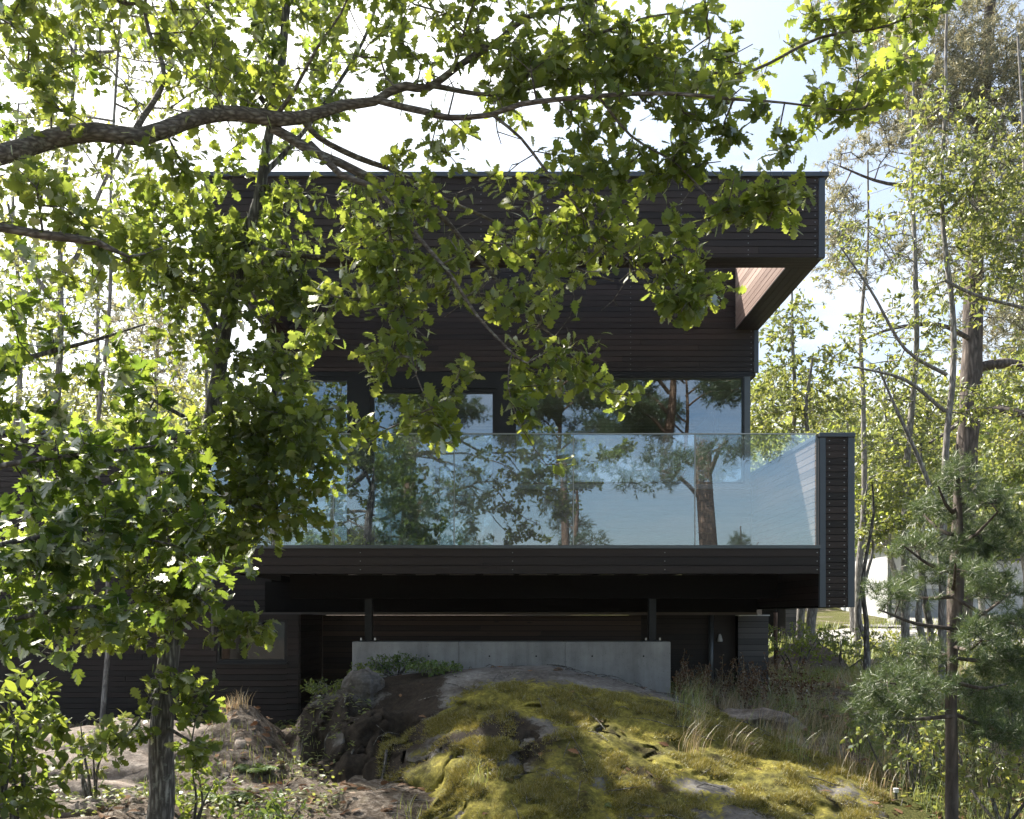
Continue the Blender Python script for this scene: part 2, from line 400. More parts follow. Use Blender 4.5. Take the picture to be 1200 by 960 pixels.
def grow(skel, targets, step, wander=0.15, sag=0.0, rng=RNG):
    """join every target to the nearest wood by a slightly wandering twig; returns nodes, parent, kind"""
    nodes = [p for p in skel]; parent = [-1] * len(skel)
    S = np.array(skel)
    T = np.asarray(targets)
    d = np.array([np.min(np.sum((S - t) ** 2, axis=1)) for t in T])
    order = np.argsort(d)
    cap = len(skel) + len(T) * 12 + 10
    A = np.zeros((cap, 3)); A[:len(S)] = S; n = len(S); n0 = n
    par = np.full(cap, -1); ends = []
    plen = np.zeros(cap)
    for i in order:
        t = T[i]
        dd = np.sqrt(np.sum((A[:n] - t) ** 2, axis=1)) + 0.25 * plen[:n]
        j = int(np.argmin(dd)); p = A[j]
        dist = np.linalg.norm(t - p); k = int(min(10, max(1, round(dist / step))))
        prev = j
        perp = rng.normal(size=3) * wander * dist
        for q in range(1, k + 1):
            f = q / k
            x = p + (t - p) * f + perp * math.sin(math.pi * f) * 0.5 + rng.normal(size=3) * step * 0.12 * (q < k)
            x[2] += sag * dist * math.sin(math.pi * f) * 0.5
            A[n] = x; par[n] = prev; plen[n] = plen[prev] + dist / k; prev = n; n += 1
            if n >= cap - 12: break
        ends.append(prev)
        if n >= cap - 12: break
    return A[:n], par[:n], n0, np.array(ends)

def twig_mesh(A, par, n0, r0=0.0016, exp=0.48, sides=4):
    n = len(A); cnt = np.zeros(n)
    has = np.zeros(n, bool)
    has[par[n0:][par[n0:] >= 0]] = True
    cnt[n0:][~has[n0:]] = 1
    for i in range(n - 1, n0 - 1, -1):
        if cnt[i] == 0: cnt[i] = 1
        if par[i] >= n0: cnt[par[i]] += cnt[i]
    r = r0 * cnt ** exp
    idx = np.arange(n0, n)
    a = A[par[idx]]; b = A[idx]; rb = r[idx]; ra = np.where(par[idx] >= n0, r[par[idx]], rb * 1.25)
    dv = b - a; ln = np.linalg.norm(dv, axis=1)[:, None] + 1e-9; dv = dv / ln
    a = a - dv * (ra * 0.8 + 0.0005)[:, None]
    ref = np.where(np.abs(dv[:, 2:3]) > 0.8, np.array([[1.0, 0, 0]]), np.array([[0, 0, 1.0]]))
    u = np.cross(dv, ref); u /= np.linalg.norm(u, axis=1)[:, None] + 1e-9
    w = np.cross(dv, u)
    ang = np.linspace(0, 2 * math.pi, sides, endpoint=False)
    ring = np.cos(ang)[None, :, None] * u[:, None, :] + np.sin(ang)[None, :, None] * w[:, None, :]
    V = np.concatenate([a[:, None] + ring * ra[:, None, None], b[:, None] + ring * rb[:, None, None]], axis=1)
    Q = np.array([(j, (j + 1) % sides, (j + 1) % sides + sides, j + sides) for j in range(sides)])
    F2 = Q[None] + (np.arange(len(idx)) * 2 * sides)[:, None, None]
    return V.reshape(-1, 3), F2.reshape(-1, 4)

def join(parts):
    V = []; Fc = []; b = 0
    for v, f in parts:
        V.append(v); Fc.append(np.asarray(f) + b); b += len(v)
    return np.concatenate(V), np.concatenate(Fc)

def blob_points(blobs, per=900.0, clump=0.0, rng=RNG):
    """blobs in photo terms: px, py, rx, ry (pixels), y, dy (metres), density"""
    out = []
    for b in blobs:
        px, py, rx, ry, y, dy = b[:6]; dens = b[6] if len(b) > 6 else 1.0
        n = max(1, int(round(math.pi * rx * ry / per * dens)))
        c = at(px, py, y); s = y / F
        q = rng.normal(size=(n, 3)); q /= np.linalg.norm(q, axis=1)[:, None]
        q *= (rng.random((n, 1)) ** (1 / 2.4))
        out.append(c + q * np.array([rx * s, dy, ry * s]))
    P = np.concatenate(out)
    if clump:
        k = fbm(P[:, 0] * clump, P[:, 1] * clump, P[:, 2] * clump, 2, 5) > -0.34
        P = P[k]
    return P

def world_blob(blobs, rng=RNG):
    out = []
    for x, y, z, rx, ry, rz, n in blobs:
        q = rng.normal(size=(int(n), 3)); q /= np.linalg.norm(q, axis=1)[:, None]
        q *= rng.random((int(n), 1)) ** (1 / 2.4)
        out.append(np.array([x, y, z]) + q * np.array([rx, ry, rz]))
    return np.concatenate(out)

TPL = {k: leaf_template(k) for k in ('oak', 'maple', 'oval', 'small')}

def leaves(ends, prev, kind, per, size, spread=0.05, droop=0.25, tilt=0.55, rng=RNG, wid=1.0):
    """rosettes of leaves round the twig ends"""
    n = len(ends); m = n * per
    base = np.repeat(ends, per, 0); td = np.repeat(ends - prev, per, 0)
    td /= np.linalg.norm(td, axis=1)[:, None] + 1e-9
    back = rng.random((m, 1)) * spread
    pos = base - td * back + rng.normal(size=(m, 3)) * spread * 0.22
    a = rng.normal(size=(m, 3)); a -= td * np.sum(a * td, axis=1)[:, None]; a /= np.linalg.norm(a, axis=1)[:, None] + 1e-9
    d = a * 0.9 + td * (0.25 + 0.8 * rng.random((m, 1))) + np.array([0, 0, -droop]) * rng.random((m, 1))
    nr = np.array([-.1, -.35, .85]) + rng.normal(size=(m, 3)) * tilt
    sz = size * (0.55 + 0.6 * rng.random(m))
    return place(TPL[kind], pos, d, nr, sz, sz * wid)

def needles(A, B, per, ln, w=0.0012, rng=RNG, fan=0.75):
    """needles all along segments A->B"""
    n = len(A); m = n * per
    t = rng.random((m, 1)); a = np.repeat(A, per, 0); b = np.repeat(B, per, 0)
    pos = a + (b - a) * t
    ax = b - a; ax /= np.linalg.norm(ax, axis=1)[:, None] + 1e-9
    r = rng.normal(size=(m, 3)); r -= ax * np.sum(r * ax, axis=1)[:, None]; r /= np.linalg.norm(r, axis=1)[:, None] + 1e-9
    d = r * fan + ax * (0.35 + 0.6 * rng.random((m, 1))); d /= np.linalg.norm(d, axis=1)[:, None]
    l = ln * (0.7 + 0.5 * rng.random((m, 1)))
    s = np.cross(d, rng.normal(size=(m, 3))); s /= np.linalg.norm(s, axis=1)[:, None] + 1e-9
    V = np.stack([pos - s * w, pos + s * w, pos + d * l], axis=1).reshape(-1, 3)
    return V, np.arange(m * 3).reshape(-1, 3)

def limb_skeleton(limbs, step=0.08, sides=10, rough=0.12):
    """limbs: lists of (x,y,z,r)"""
    parts = []; nodes = []
    for i, l in enumerate(limbs):
        s = spline(l, step)
        jit = np.stack([vnoise(np.arange(len(s)) * 0.21 + 31 * i, np.zeros(len(s)), k * 9.0, 3) for k in range(3)], 1)
        s[:, :3] += jit * np.minimum(s[:, 3:4] * 0.8, 0.02)
        parts.append(sweep(s[:, :3], s[:, 3], sides, rough, i)); nodes.append(s[:, :3])
    return join(parts), np.concatenate(nodes)

def px_limb(rows):
    """rows px,py,y,diameter in photo pixels"""
    return [(*at(a, b, y), w / 2 * y / F) for a, b, y, w in rows]

def make_tree(name, label, cat, base, limbs, targets, bark, leafm, kind='oval', per=5, size=0.08, step=0.12,
              group=None, spread=0.06, droop=0.3, tilt=0.55, r0=0.0016, sides=10, wander=0.15, wid=1.0,
              leaf_mix=None, needle=None, twig_sides=4, seed=1, bare=None):
    rng = np.random.default_rng(seed)
    root = thing(name, label, cat, base, group)
    (V, Q), nodes = limb_skeleton(limbs, max(step * 0.7, 0.05), sides)
    VT, QT = V, Q
    A, par, n0, ends = grow(list(nodes), targets if bare is None else np.concatenate([targets, bare]), step, wander, rng=rng)
    if bare is not None:
        ends = np.array([q for q in ends if np.min(np.sum((bare - A[q]) ** 2, axis=1)) > 1e-8])
    V, Q = twig_mesh(A, par, n0, r0, sides=twig_sides)
    V, Q = join([(VT, QT), (V, Q)])
    link('trunk', raw_mesh('trunk', V, Q, bark, smooth=True), root)
    E, Pv = A[ends], A[par[ends]]
    if needle:
        # twigs fan out at each end and carry the needles
        k = needle.get('sprigs', 4)
        e = np.repeat(E, k, 0); ax = np.repeat(E - Pv, k, 0); ax /= np.linalg.norm(ax, axis=1)[:, None] + 1e-9
        d = ax * 0.6 + rng.normal(size=e.shape) * 0.55 + np.array([0, 0, 0.25]); d /= np.linalg.norm(d, axis=1)[:, None]
        tip = e + d * needle['len'] * (0.6 + 0.8 * rng.random((len(e), 1)))
        V, Q = needles(e, tip, needle['per'], needle['nl'], needle['w'], rng)
    else:
        if kind in ('small', 'oval') or leaf_mix is None:
            V, Q = leaves(E, Pv, kind, per, size, spread, droop, tilt, rng, wid)
        # a few leaves along inner twigs
        inner = np.setdiff1d(np.arange(n0, len(A)), ends)
        if len(inner) > 10:
            pick = rng.choice(inner, size=min(len(inner), len(ends) // 2), replace=False)
            V2, Q2 = leaves(A[pick], A[par[pick]], kind, 2, size * 0.9, spread, droop, tilt, rng, wid)
            V, Q = join([(V, Q), (V2, Q2)])
    link('crown', raw_mesh('crown', V, Q, leafm), root)
    return root

# ------------------------------------------------------------------ ground
def ground_z(x, y):
    x = np.asarray(x, float); y = np.asarray(y, float)
    R = np.interp(y, [-500, -60, -20, -5, 0, 6, 8, 9.5, 12, 20, 38, 43, 52, 80, 150, 500],
                  [-13, -9, -5, -1.9, -1.7, -1.62, -1.32, -1.02, -.92, -.85, -.1, .25, 3.0, 7, 12, 14])
    Lf = np.interp(y, [-500, -60, -20, -5, 0, 6, 12, 14, 25, 50, 80, 150, 500],
                   [-13, -9, -5, -1.85, -1.6, -1.40, -1.34, -1.25, -.5, 2.5, 7, 12, 14])
    w = sstep(x, -2.6, 0.6)
    z = Lf * (1 - w) + R * w
    z = z - 0.35 * sstep(x, 3.2, 6.5) * (1 - sstep(y, 8, 13))
    # root bank beside the boulder
    z = z + 0.48 * np.exp(-((x + 2.42) / 0.40) ** 2 - ((y - 8.9) / 0.8) ** 2)
    near = 1 - sstep(np.abs(x) + np.abs(y - 8) * 0.8, 8, 18)
    z = z + near * (0.07 * fbm(x * 0.9, y * 0.9, 0, 4, 21) + 0.030 * fbm(x * 5, y * 5, 0, 3, 31) + (0.05 * (.5 - np.abs(fbm(x * 2.3, y * 2.3, 0, 3, 35))) + .02 * fbm(x * 11, y * 11, 0, 2, 37)) * (1 - sstep(x, -1.4, -.6)))
    return z
def build_ground():
    gx = np.concatenate([-np.geomspace(6, 400, 40)[::-1], np.arange(-5.9, 5.95, 0.06), np.geomspace(6, 400, 40)])
    gy = np.concatenate([-np.geomspace(1, 500, 30)[::-1], np.arange(-.9, 4, 0.25), np.arange(4, 14, 0.06), np.arange(14, 45, 0.5), np.geomspace(45, 500, 30)])
    X, Y = np.meshgrid(gx, gy); Z = ground_z(X, Y)
    nx, ny = len(gx), len(gy)
    i = np.arange(nx * ny).reshape(ny, nx)
    Q = np.stack([i[:-1, :-1], i[:-1, 1:], i[1:, 1:], i[1:, :-1]], -1).reshape(-1, 4)
    o = link('ground', raw_mesh('ground', np.stack([X, Y, Z], -1).reshape(-1, 3), Q, M['ground'], smooth=True))
    tag(o, kind='structure')
build_ground()
def strip(name, mat, pts, w, lift):
    V = []; Q = []
    P = spline([(x, y, 0, ww) for (x, y), ww in zip(pts, w)], 1.0)
    for i, p in enumerate(P):
        t = P[min(i + 1, len(P) - 1)] - P[max(i - 1, 0)]; t = t[:2] / np.linalg.norm(t[:2]); nn = np.array([-t[1], t[0]])
        for k in range(9):
            q = p[:2] + nn * p[3] * (k / 4 - 1); V.append((q[0], q[1], float(ground_z(q[0], q[1])) + lift))
    for i in range(len(P) - 1):
        for k in range(8):
            a = i * 9 + k; Q.append((a, a + 9, a + 10, a + 1))
    return tag(link(name, raw_mesh(name, V, np.array(Q), mat, smooth=True)), kind='structure')
strip('driveway', M['gravel'], [(8, 23), (12, 26), (17, 31), (22, 37), (40, 39)], [2.2, 3.6, 4.5, 5, 5], 0.05)
strip('path', M['asphalt'], [(11, 31), (16, 30.5), (30, 31.5)], [0.7, 0.8, 0.8], 0.09)

# ------------------------------------------------------------------ boulder
def boulder():
    gx = np.arange(-2.6, 3.95, 0.022); gy = np.arange(5.2, 11.4, 0.022)
    X, Y = np.meshgrid(gx, gy)
    crest = np.interp(X, [-2.6, -2.2, -2.0, -1.74, -1.38, -.9, -.2, .42, 1.1, 1.78, 2.3, 2.75, 3.15, 3.7],
                      [-2.2, -1.75, -1.1, -.74, -.62, -.56, -.50, -.48, -.60, -.82, -.98, -1.12, -1.3, -1.75])
    v = 9.35 - Y
    front = np.interp(v, [0, .4, .9, 1.4, 1.9, 2.4, 2.8, 3.2, 3.7], [0, .015, .10, .26, .45, .66, .86, 1.15, 1.7])
    rs = np.clip((X - 0.9) / 2.0, 0, 1)
    front = front * (1 - 0.62 * rs)                # the right flank runs down gently
    left = sstep(-X, 0.1, 1.5)
    front = front + left * np.interp(v, [0, .5, 1.0, 1.6, 2.2], [0, .10, .35, .85, 1.3])
    back = np.interp(-v, [0, .6, 1.2, 2.0], [0, .05, .25, 1.0])
    Z = crest - front - back
    w = fbm(X * 0.8, Y * 0.8, 0, 3, 77) * 0.4
    Z += 0.055 * fbm(X * 1.3 + w, Y * 1.3, 0, 3, 41) * np.clip(0.35 + v * .6, .3, 1)
    rid = 1 - np.abs(fbm(X * 2.1 + 3, Y * 1.4, 0, 3, 53)); Z += (0.10 - .05 * sstep(X, -.4, .6)) * (rid - 0.8) * sstep(v, 0.5, 1.8)
    # cracks & ledges on the shaded front-left face
    led = np.abs(fbm(X * 1.6 + Y * 0.8, Y * 2.2 - X * .5, 0, 2, 63))
    Z -= 0.10 * np.exp(-(led / 0.035) ** 2) * sstep(v, 0.7, 1.4) * (1 - sstep(X, 0.5, 1.6))
    Z += 0.020 * fbm(X * 7, Y * 7, 0, 3, 45) * np.clip(0.3 + v * .5, .3, 1.2)
    gz = ground_z(X, Y)
    Z = np.maximum(Z, gz - 0.25)
    lf = sstep(-X, .6, 1.2); Z += lf * (.14 * (1 - 2 * np.abs(fbm(X * 2.6, Y * 1.7, 0, 4, 71))) + .05 * fbm(X * 9, Y * 6, 0, 3, 72)) * sstep(v, 0.2, 1.0)
    gyx = np.gradient(Z, 0.022)
    slope = np.hypot(gyx[0], gyx[1])
    DX = 0.10 * fbm(X * 2.2, Y * 2.2, Z * 2.5, 3, 91) * np.clip(slope - 0.4, 0, 1)
    DY = 0.12 * fbm(X * 2.4, Y * 2.0, Z * 3.0, 3, 97) * np.clip(slope - 0.4, 0, 1)
    mn = fbm(X * 1.1 + 4, Y * 1.1, 0, 4, 15)
    moss = np.clip(0.74 + 0.65 * mn - 0.40 * np.clip(fbm(X * 3.3, Y * 3.3, 3, 3, 66) - .25, 0, 1) - 0.22 * np.clip(slope - 0.5, 0, 2) , 0, 1)
    bare = 1.15 * np.exp(-((Y - 9.35) / 0.72) ** 2) * (1 - sstep(X, 1.5, 2.4)) + 0.75 * np.exp(-((X + .75) / .3) ** 2 - ((Y - 8.6) / .3) ** 2) + 0.9 * np.exp(-((X - .25) / .16) ** 2 - ((Y - 7.65) / .2) ** 2) + .8 * np.exp(-((X - 1.5) / .22) ** 2 - ((Y - 7.0) / .12) ** 2)
    moss = moss * (1 - np.clip(bare * 1.15, 0, 1))
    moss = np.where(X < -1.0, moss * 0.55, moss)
    moss = np.clip(moss + .28 * sstep(X, 1.3, 2.0) * sstep(Y, 6.9, 7.6), 0, 1)
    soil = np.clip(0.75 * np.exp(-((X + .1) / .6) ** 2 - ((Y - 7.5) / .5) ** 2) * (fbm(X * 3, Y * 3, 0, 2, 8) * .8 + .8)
                   + sstep(-X, .30, .85) * 0.85 * (0.8 + fbm(X * 2, Y * 2, Z * 2, 3, 19)), 0, 1)  # soil on the left face, spread and darkened to paint in its shade
    nx, ny = len(gx), len(gy)
    i = np.arange(nx * ny).reshape(ny, nx)
    Q = np.stack([i[:-1, :-1], i[:-1, 1:], i[1:, 1:], i[1:, :-1]], -1).reshape(-1, 4)
    V = np.stack([X + DX, Y + DY, Z], -1).reshape(-1, 3)
    root = thing('boulder', 'huge grey granite boulder with yellow green moss under the terrace', 'boulder', (0.6, 8.2, -1.3))
    me = raw_mesh('rock', V, Q, M['rock'], smooth=True)
    for nm, arr in (('moss', moss), ('soil', soil)):
        a = me.attributes.new(nm, 'FLOAT', 'POINT'); a.data.foreach_set('value', arr.ravel().astype(np.float32))
    link('rock', me, root)
    def bz(x, y): return float(Z[int((y - gy[0]) / .022), int((x - gx[0]) / .022)])
    rr = np.random.default_rng(12)
    for x, y, l in ((-.95, 8.1, .9), (-1.25, 8.3, .7), (-.75, 7.6, .6), (-1.4, 8.8, .7), (-1.05, 7.7, .5)):
        p = []
        for t in np.linspace(0, 1, 14):
            xx = x - .25 * l * t + .03 * math.sin(9 * t + x); yy = y - .75 * l * t + .03 * math.cos(7 * t)
            p.append((xx, yy, bz(xx, yy) + .008))
        Vr, Qr = sweep(p, np.linspace(.013, .004, 14), 6, .4, int(x * 10) + 30)
        link('root', raw_mesh('root', Vr, Qr, M['bark_grey'], smooth=True), root)
    # moss tufts: short hairs where moss grows
    rng = np.random.default_rng(3)
    ok = (moss > 0.5) & (Z > gz + 0.0) & (v > -0.6)
    idx = np.flatnonzero(ok.ravel())
    wgt = (np.clip(fbm(X * 6, Y * 6, 0, 3, 88) + .45, .01, 2) ** 2).ravel()[idx]; pick = rng.choice(idx, size=150000, replace=True, p=wgt / wgt.sum())
    P0 = V[pick] + rng.normal(size=(len(pick), 3)) * np.array([.012, .012, 0.002])
    hgt = (0.008 + 0.018 * rng.random(len(pick)) * (0.5 + moss.ravel()[pick])) * (.6 + .9 * np.clip(fbm(X * 6, Y * 6, 0, 3, 88).ravel()[pick] + .5, 0, 1.4))
    gxn = gyx[1].ravel()[pick]; gyn = gyx[0].ravel()[pick]
    nv = np.stack([-gxn, -gyn, np.ones(len(pick))], 1); nv /= np.linalg.norm(nv, axis=1)[:, None]
    d = nv + rng.normal(size=nv.shape) * 0.55; d /= np.linalg.norm(d, axis=1)[:, None]
    s = np.cross(d, rng.normal(size=nv.shape)); s /= np.linalg.norm(s, axis=1)[:, None]
    ww = 0.0022
    VV = np.stack([P0 - s * ww, P0 + s * ww, P0 + d * hgt[:, None]], 1).reshape(-1, 3)
    mo = link('moss', raw_mesh('moss', VV, np.arange(len(VV)).reshape(-1, 3), M['moss']), root); mo['kind'] = 'stuff'
    return X, Y, Z
BX, BY, BZ = boulder()
def surf_z(x, y):
    """top of the boulder or the ground"""
    z = float(ground_z(x, y))
    if BX[0, 0] < x < BX[0, -1] and BY[0, 0] < y < BY[-1, 0]:
        z = max(z, float(BZ[int((y - BY[0, 0]) / 0.022), int((x - BX[0, 0]) / 0.022)]))
    return z
def surf_zs(x, y):
    z = ground_z(x, y)
    i = np.clip(((y - BY[0, 0]) / 0.022).astype(int), 0, BZ.shape[0] - 1); j = np.clip(((x - BX[0, 0]) / 0.022).astype(int), 0, BZ.shape[1] - 1)
    inside = (x > BX[0, 0]) & (x < BX[0, -1]) & (y > BY[0, 0]) & (y < BY[-1, 0])
    return np.where(inside, np.maximum(z, BZ[i, j]), z)
def surf(px, py, ymax=40.0):
    """first ground or boulder point seen at photo position px,py"""
    y = 4.5
    while y < ymax:
        p = at(px, py, y)
        if p[2] <= surf_z(p[0], y): return np.array([p[0], y, surf_z(p[0], y)])
        y += 0.03 if y < 15 else 0.2
    return None
# ------------------------------------------------------------------ the house
Y0, YW = 9.45, 11.85                 # terrace front, window wall
def clad_x(mb, x0, x1, yf, z0, z1, pitch=0.068, t=0.022, screws=0.62, face=-1):
    """horizontal boards running along X, front face at yf"""
    z = z1; k = 0
    while z > z0 + 0.012:
        zb = max(z - pitch + 0.006, z0)
        x = x0
        while x < x1 - 1e-6:
            e = x1 if x1 - x < 3.4 else x + random.uniform(1.8, 3.2)
            e = min(e, x1)
            d = random.uniform(0, 0.003)
            mb.box(x, e - (0.003 if e < x1 else 0), yf + d, yf + t, zb, z, 0)
            x = e
        if screws:
            n = max(1, int((x1 - x0) / screws)); 
            for i in range(n + 1):
                xs = x0 + 0.035 + (x1 - x0 - 0.07) * i / n
                if k % 1 == 0: mb.box(xs - 0.004, xs + 0.004, yf - 0.003, yf + 0.001, (z + zb) / 2 - 0.004, (z + zb) / 2 + 0.004, 2)
        z -= pitch; k += 1
    mb.box(x0 + 0.003, x1 - 0.003, yf + t, yf + t + 0.03, z0 + 0.002, z1 - 0.002, 1)
def clad_y(mb, xf, y0, y1, z0, z1, side, pitch=0.068, t=0.022):
    """boards running along Y; side=-1 faces -X, +1 faces +X"""
    z = z1
    while z > z0 + 0.012:
        zb = max(z - pitch + 0.006, z0); d = random.uniform(0, 0.003)
        a, b = (xf + d, xf + t) if side < 0 else (xf - t, xf - d)
        mb.box(a, b, y0, y1, zb, z, 0); z -= pitch
    a, b = (xf + t, xf + t + 0.03) if side < 0 else (xf - t - 0.03, xf - t)
    mb.box(a, b, y0 + 0.003, y1 - 0.003, z0 + 0.002, z1 - 0.002, 1)
CL = [M['clad'], M['back'], M['screw']]; CY = [M['clad_y'], M['back'], M['screw']]
CD = [M['clad_shaded'], M['back'], M['screw']]; CG = [M['clad_grey'], M['back'], M['screw']]
house = thing('house', 'black timber clad modern house raised on posts above the boulder', 'house', (0.1, 12.5, -0.9))
XL, XR = -2.92, 3.136
ZS, ZT = 3.52, 4.285
# roof frame: front beam, side beams, coping
m = MB(); clad_x(m, XL + .055, XR - .058, Y0, ZS, ZT); m.box(XL + .01, XR - .01, Y0 + .053, Y0 + .29, ZS + .012, ZT - .02, 1)
roof = m.build('roof_fascia', CL, house)
m = MB()
for s in range(4): m.box(XL + .01, XR - .01, Y0 + .004 + s * .073, Y0 + .004 + s * .073 + .067, ZS - .016, ZS + .010, 0)
m.build('soffit', [M['clad_shaded']], roof)
YB = 19.0
m = MB(); clad_y(m, 2.837, Y0 + .295, YW - .01, ZS, ZT, -1); m.build('inner_cladding', [M['clad_sunlit'], M['back']], roof)
m = MB(); m.box(2.90, XR - .06, Y0 + .3, YB, ZS + .01, ZT - .02, 1)
clad_y(m, XR - .004, Y0 + .06, YB, ZS, ZT, +1); m.build('roof_side_beam', CY, roof)
m = MB(); clad_y(m, XL + .30, Y0 + .295, YW - .01, ZS, ZT, +1); m.box(XL + .06, XL + .24, Y0 + .3, YB, ZS + .01, ZT - .02, 1)
clad_y(m, XL + .004, Y0 + .06, YB, ZS, ZT, -1); m.build('roof_side_beam', CL, roof)
m = MB()
for s in range(4):
    m.box(2.84 + s * .073, 2.84 + s * .073 + .067, Y0 + .30, YB, ZS - .015, ZS + .008, 0)
m.build('soffit', [M['clad_shaded']], roof)
m = MB()
for s in range(4):
    m.box(XL + .005 + s * .073, XL + .005 + s * .073 + .067, Y0 + .30, YB, ZS - .015, ZS + .008, 0)
m.build('soffit', [M['clad_shaded']], roof)
m = MB(); m.box(XL - .04, XR + .035, Y0 - .03, Y0 + .33, ZT - .002, ZT + .045); m.box(XR - .30, XR + .035, Y0 + .33, YB, ZT - .002, ZT + .045)
m.box(XL - .04, XL + .30, Y0 + .33, YB, ZT - .002, ZT + .045)
m.build('coping', M['trim'], roof, bevel=.004)
m = MB(); m.box(XR - .057, XR + .004, Y0 - .008, Y0 + .05, ZS - .022, ZT - .004); m.build('corner_trim', M['trim'], roof, bevel=.003)
m = MB(); m.box(XL - .004, XL + .054, Y0 - .008, Y0 + .05, ZS - .022, ZT - .004); m.build('corner_trim', M['trim'], roof, bevel=.003)
m = MB(); m.box(XL + .35, XR - .35, YW + .06, YB, 3.9, 4.1); m.box(XL + .02, XR - .02, YW + .1, YB, 2.96, 3.02); m.build('roof_slab', M['roof_dark'], house)
# upper wall
XWL, XWR = -2.905, 3.118
m = MB(); clad_x(m, XWL, XWR - .05, YW, 3.0, ZT + .05, screws=1.22); m.box(XL + .31, XR - .31, YW + .053, YW + .2, 3.0, ZT + .04, 1)
clad_y(m, XWR - .002, YW + .055, YB, 3.0, ZS - .03, +1)
uw = m.build('upper_wall', CL, house)
m = MB(); m.box(XWR - .048, XWR + .006, YW - .008, YW + .05, 2.985, ZS - .02); m.build('corner_trim', M['trim'], uw, bevel=.003)
m = MB(); m.box(XWL, XWR - .06, YW + .012, YW + .2, 2.94, 2.997); m.build('flashing', M['black'], uw)
# deck and its carrying structure
ZD = 0.68
m = MB(); y = Y0 + .09
while y < YW - .02: m.box(XL, 3.09, y, y + .115, ZD - .035, ZD - .005, 0); y += .12
deck = m.build('terrace_deck', M['deck'], house)
m = MB(); clad_x(m, XL, 3.098, Y0, .41, ZD - .022, pitch=.083, screws=1.3); m.build('deck_fascia', CL, deck)
m = MB(); m.box(XL, 3.098, Y0 - .012, Y0 + .07, ZD - .020, ZD + .012); m.build('rail_channel', M['steel'], deck)
m = MB(); x = XL + .1
while x < 3.0:
    m.box(x, x + .048, Y0 + .06, YW + .2, .44, ZD - .037); x += .42
m.build('joist', M['clad_shaded'], deck)
m = MB(); m.box(-2.3, 2.95, 10.42, 10.58, .21, .44); m.box(-2.3, 2.95, 10.36, 10.64, .19, .212); m.build('carrying_beam', M['back'], deck)
m = MB(); m.box(XWL, 3.09, YW - .04, YB, .04, .42); m.box(XWL, 3.09, YW - .06, YW - .04, .07, .41); ff = m.build('floor_slab', M['back'], house)
m = MB(); m.box(-3.2, 3.09, YW - .07, YW - .045, .012, .045); m.build('edge_strip', M['deck'], ff)
# right parapet
PX0, PX1, PZ0, PZ1 = 3.10, 3.417, .085, 1.745
m = MB(); clad_x(m, PX0 + .048, PX1 - .055, Y0, PZ0, PZ1, screws=.16); m.box(PX0 + .02, PX1 - .02, Y0 + .053, 14.4, PZ0, PZ1 - .01, 1)
par_ = m.build('parapet', CL, house)
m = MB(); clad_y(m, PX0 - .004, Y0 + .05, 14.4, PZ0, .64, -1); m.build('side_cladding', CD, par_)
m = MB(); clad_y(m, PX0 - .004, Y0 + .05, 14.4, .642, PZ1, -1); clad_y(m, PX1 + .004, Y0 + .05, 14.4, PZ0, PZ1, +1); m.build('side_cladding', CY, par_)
m = MB(); m.box(PX0 - .012, PX0 + .046, Y0 - .008, Y0 + .045, PZ0, PZ1); m.build('corner_trim', M['trim'], par_, bevel=.003)
m = MB(); m.box(PX1 - .054, PX1 + .012, Y0 - .008, Y0 + .045, PZ0, PZ1); m.build('corner_trim', M['trim'], par_, bevel=.003)
m = MB(); m.box(PX0 - .02, PX1 + .016, Y0 - .02, 14.42, PZ1 + .001, PZ1 + .044); m.build('coping', M['trim'], par_, bevel=.004)
# glass railing: five panes
rail = MB(); xs = [(q - VX) / 120.0 for q in (240, 390, 532, 672, 815, 957)]
rail.box(xs[0], xs[-1], Y0 + .018, Y0 + .042, 1.779, 1.789)
ro = rail.build('railing', M['screw'], house)
for a, b in zip(xs[:-1], xs[1:]):
    m = MB(); m.box(a + .006, b - .006, Y0 + .022, Y0 + .034, ZD + .013, 1.777)
    gp = m.build('glass_panel', M['rail_glass'], ro)
    m = MB(); m.box(a - .003, a + .0055, Y0 + .022, Y0 + .036, ZD + .013, 1.777)
    m.build('edge', M['screw'], gp)  # pale strip painted as the glint along the glass edge
m = MB(); m.box(xs[-1] + .005, xs[-1] + .02, Y0 + .015, Y0 + .04, ZD + .01, 1.78); m.build('end_profile', M['steel'], ro)
# window wall
def wx(px): return (px - VX) / F * YW
def wz(py): return (VY - py) / F * YW
def window(name, x0, x1, z0, z1, fw=.045, mull=(), rails=(), glass=True):
    m = MB()
    m.box(x0, x0 + fw, YW + .02, YW + .12, z0, z1); m.box(x1 - fw, x1, YW + .02, YW + .12, z0, z1)
    m.box(x0 + fw, x1 - fw, YW + .02, YW + .12, z1 - fw, z1); m.box(x0 + fw, x1 - fw, YW + .02, YW + .12, z0, z0 + fw)
    for q in mull: m.box(q - .03, q + .03, YW + .015, YW + .115, z0 + fw, z1 - fw)
    o = m.build(name, M['black'], house)
    ed = [x0 + fw] + [v for q in mull for v in (q - .03, q + .03)] + [x1 - fw]
    for a, b in zip(ed[0::2], ed[1::2]):
        g = MB(); g.box(a + .001, b - .001, YW + .06, YW + .072, z0 + fw + .001, z1 - fw - .001); g.build('pane', M['win_glass'], o)
    return o
ZH = 2.938
w1 = window('window', wx(603), wx(873), wz(566), ZH, fw=.018)
m = MB(); m.box(wx(603), wx(880), YW - .012, YW + .05, wz(573), wz(567.5)); m.build('sill', M['steel'], w1)
m = MB(); m.box(wx(873), wx(880), YW + .02, YW + .10, ZD, ZH + .01); m.build('corner_post', M['steel'], w1)
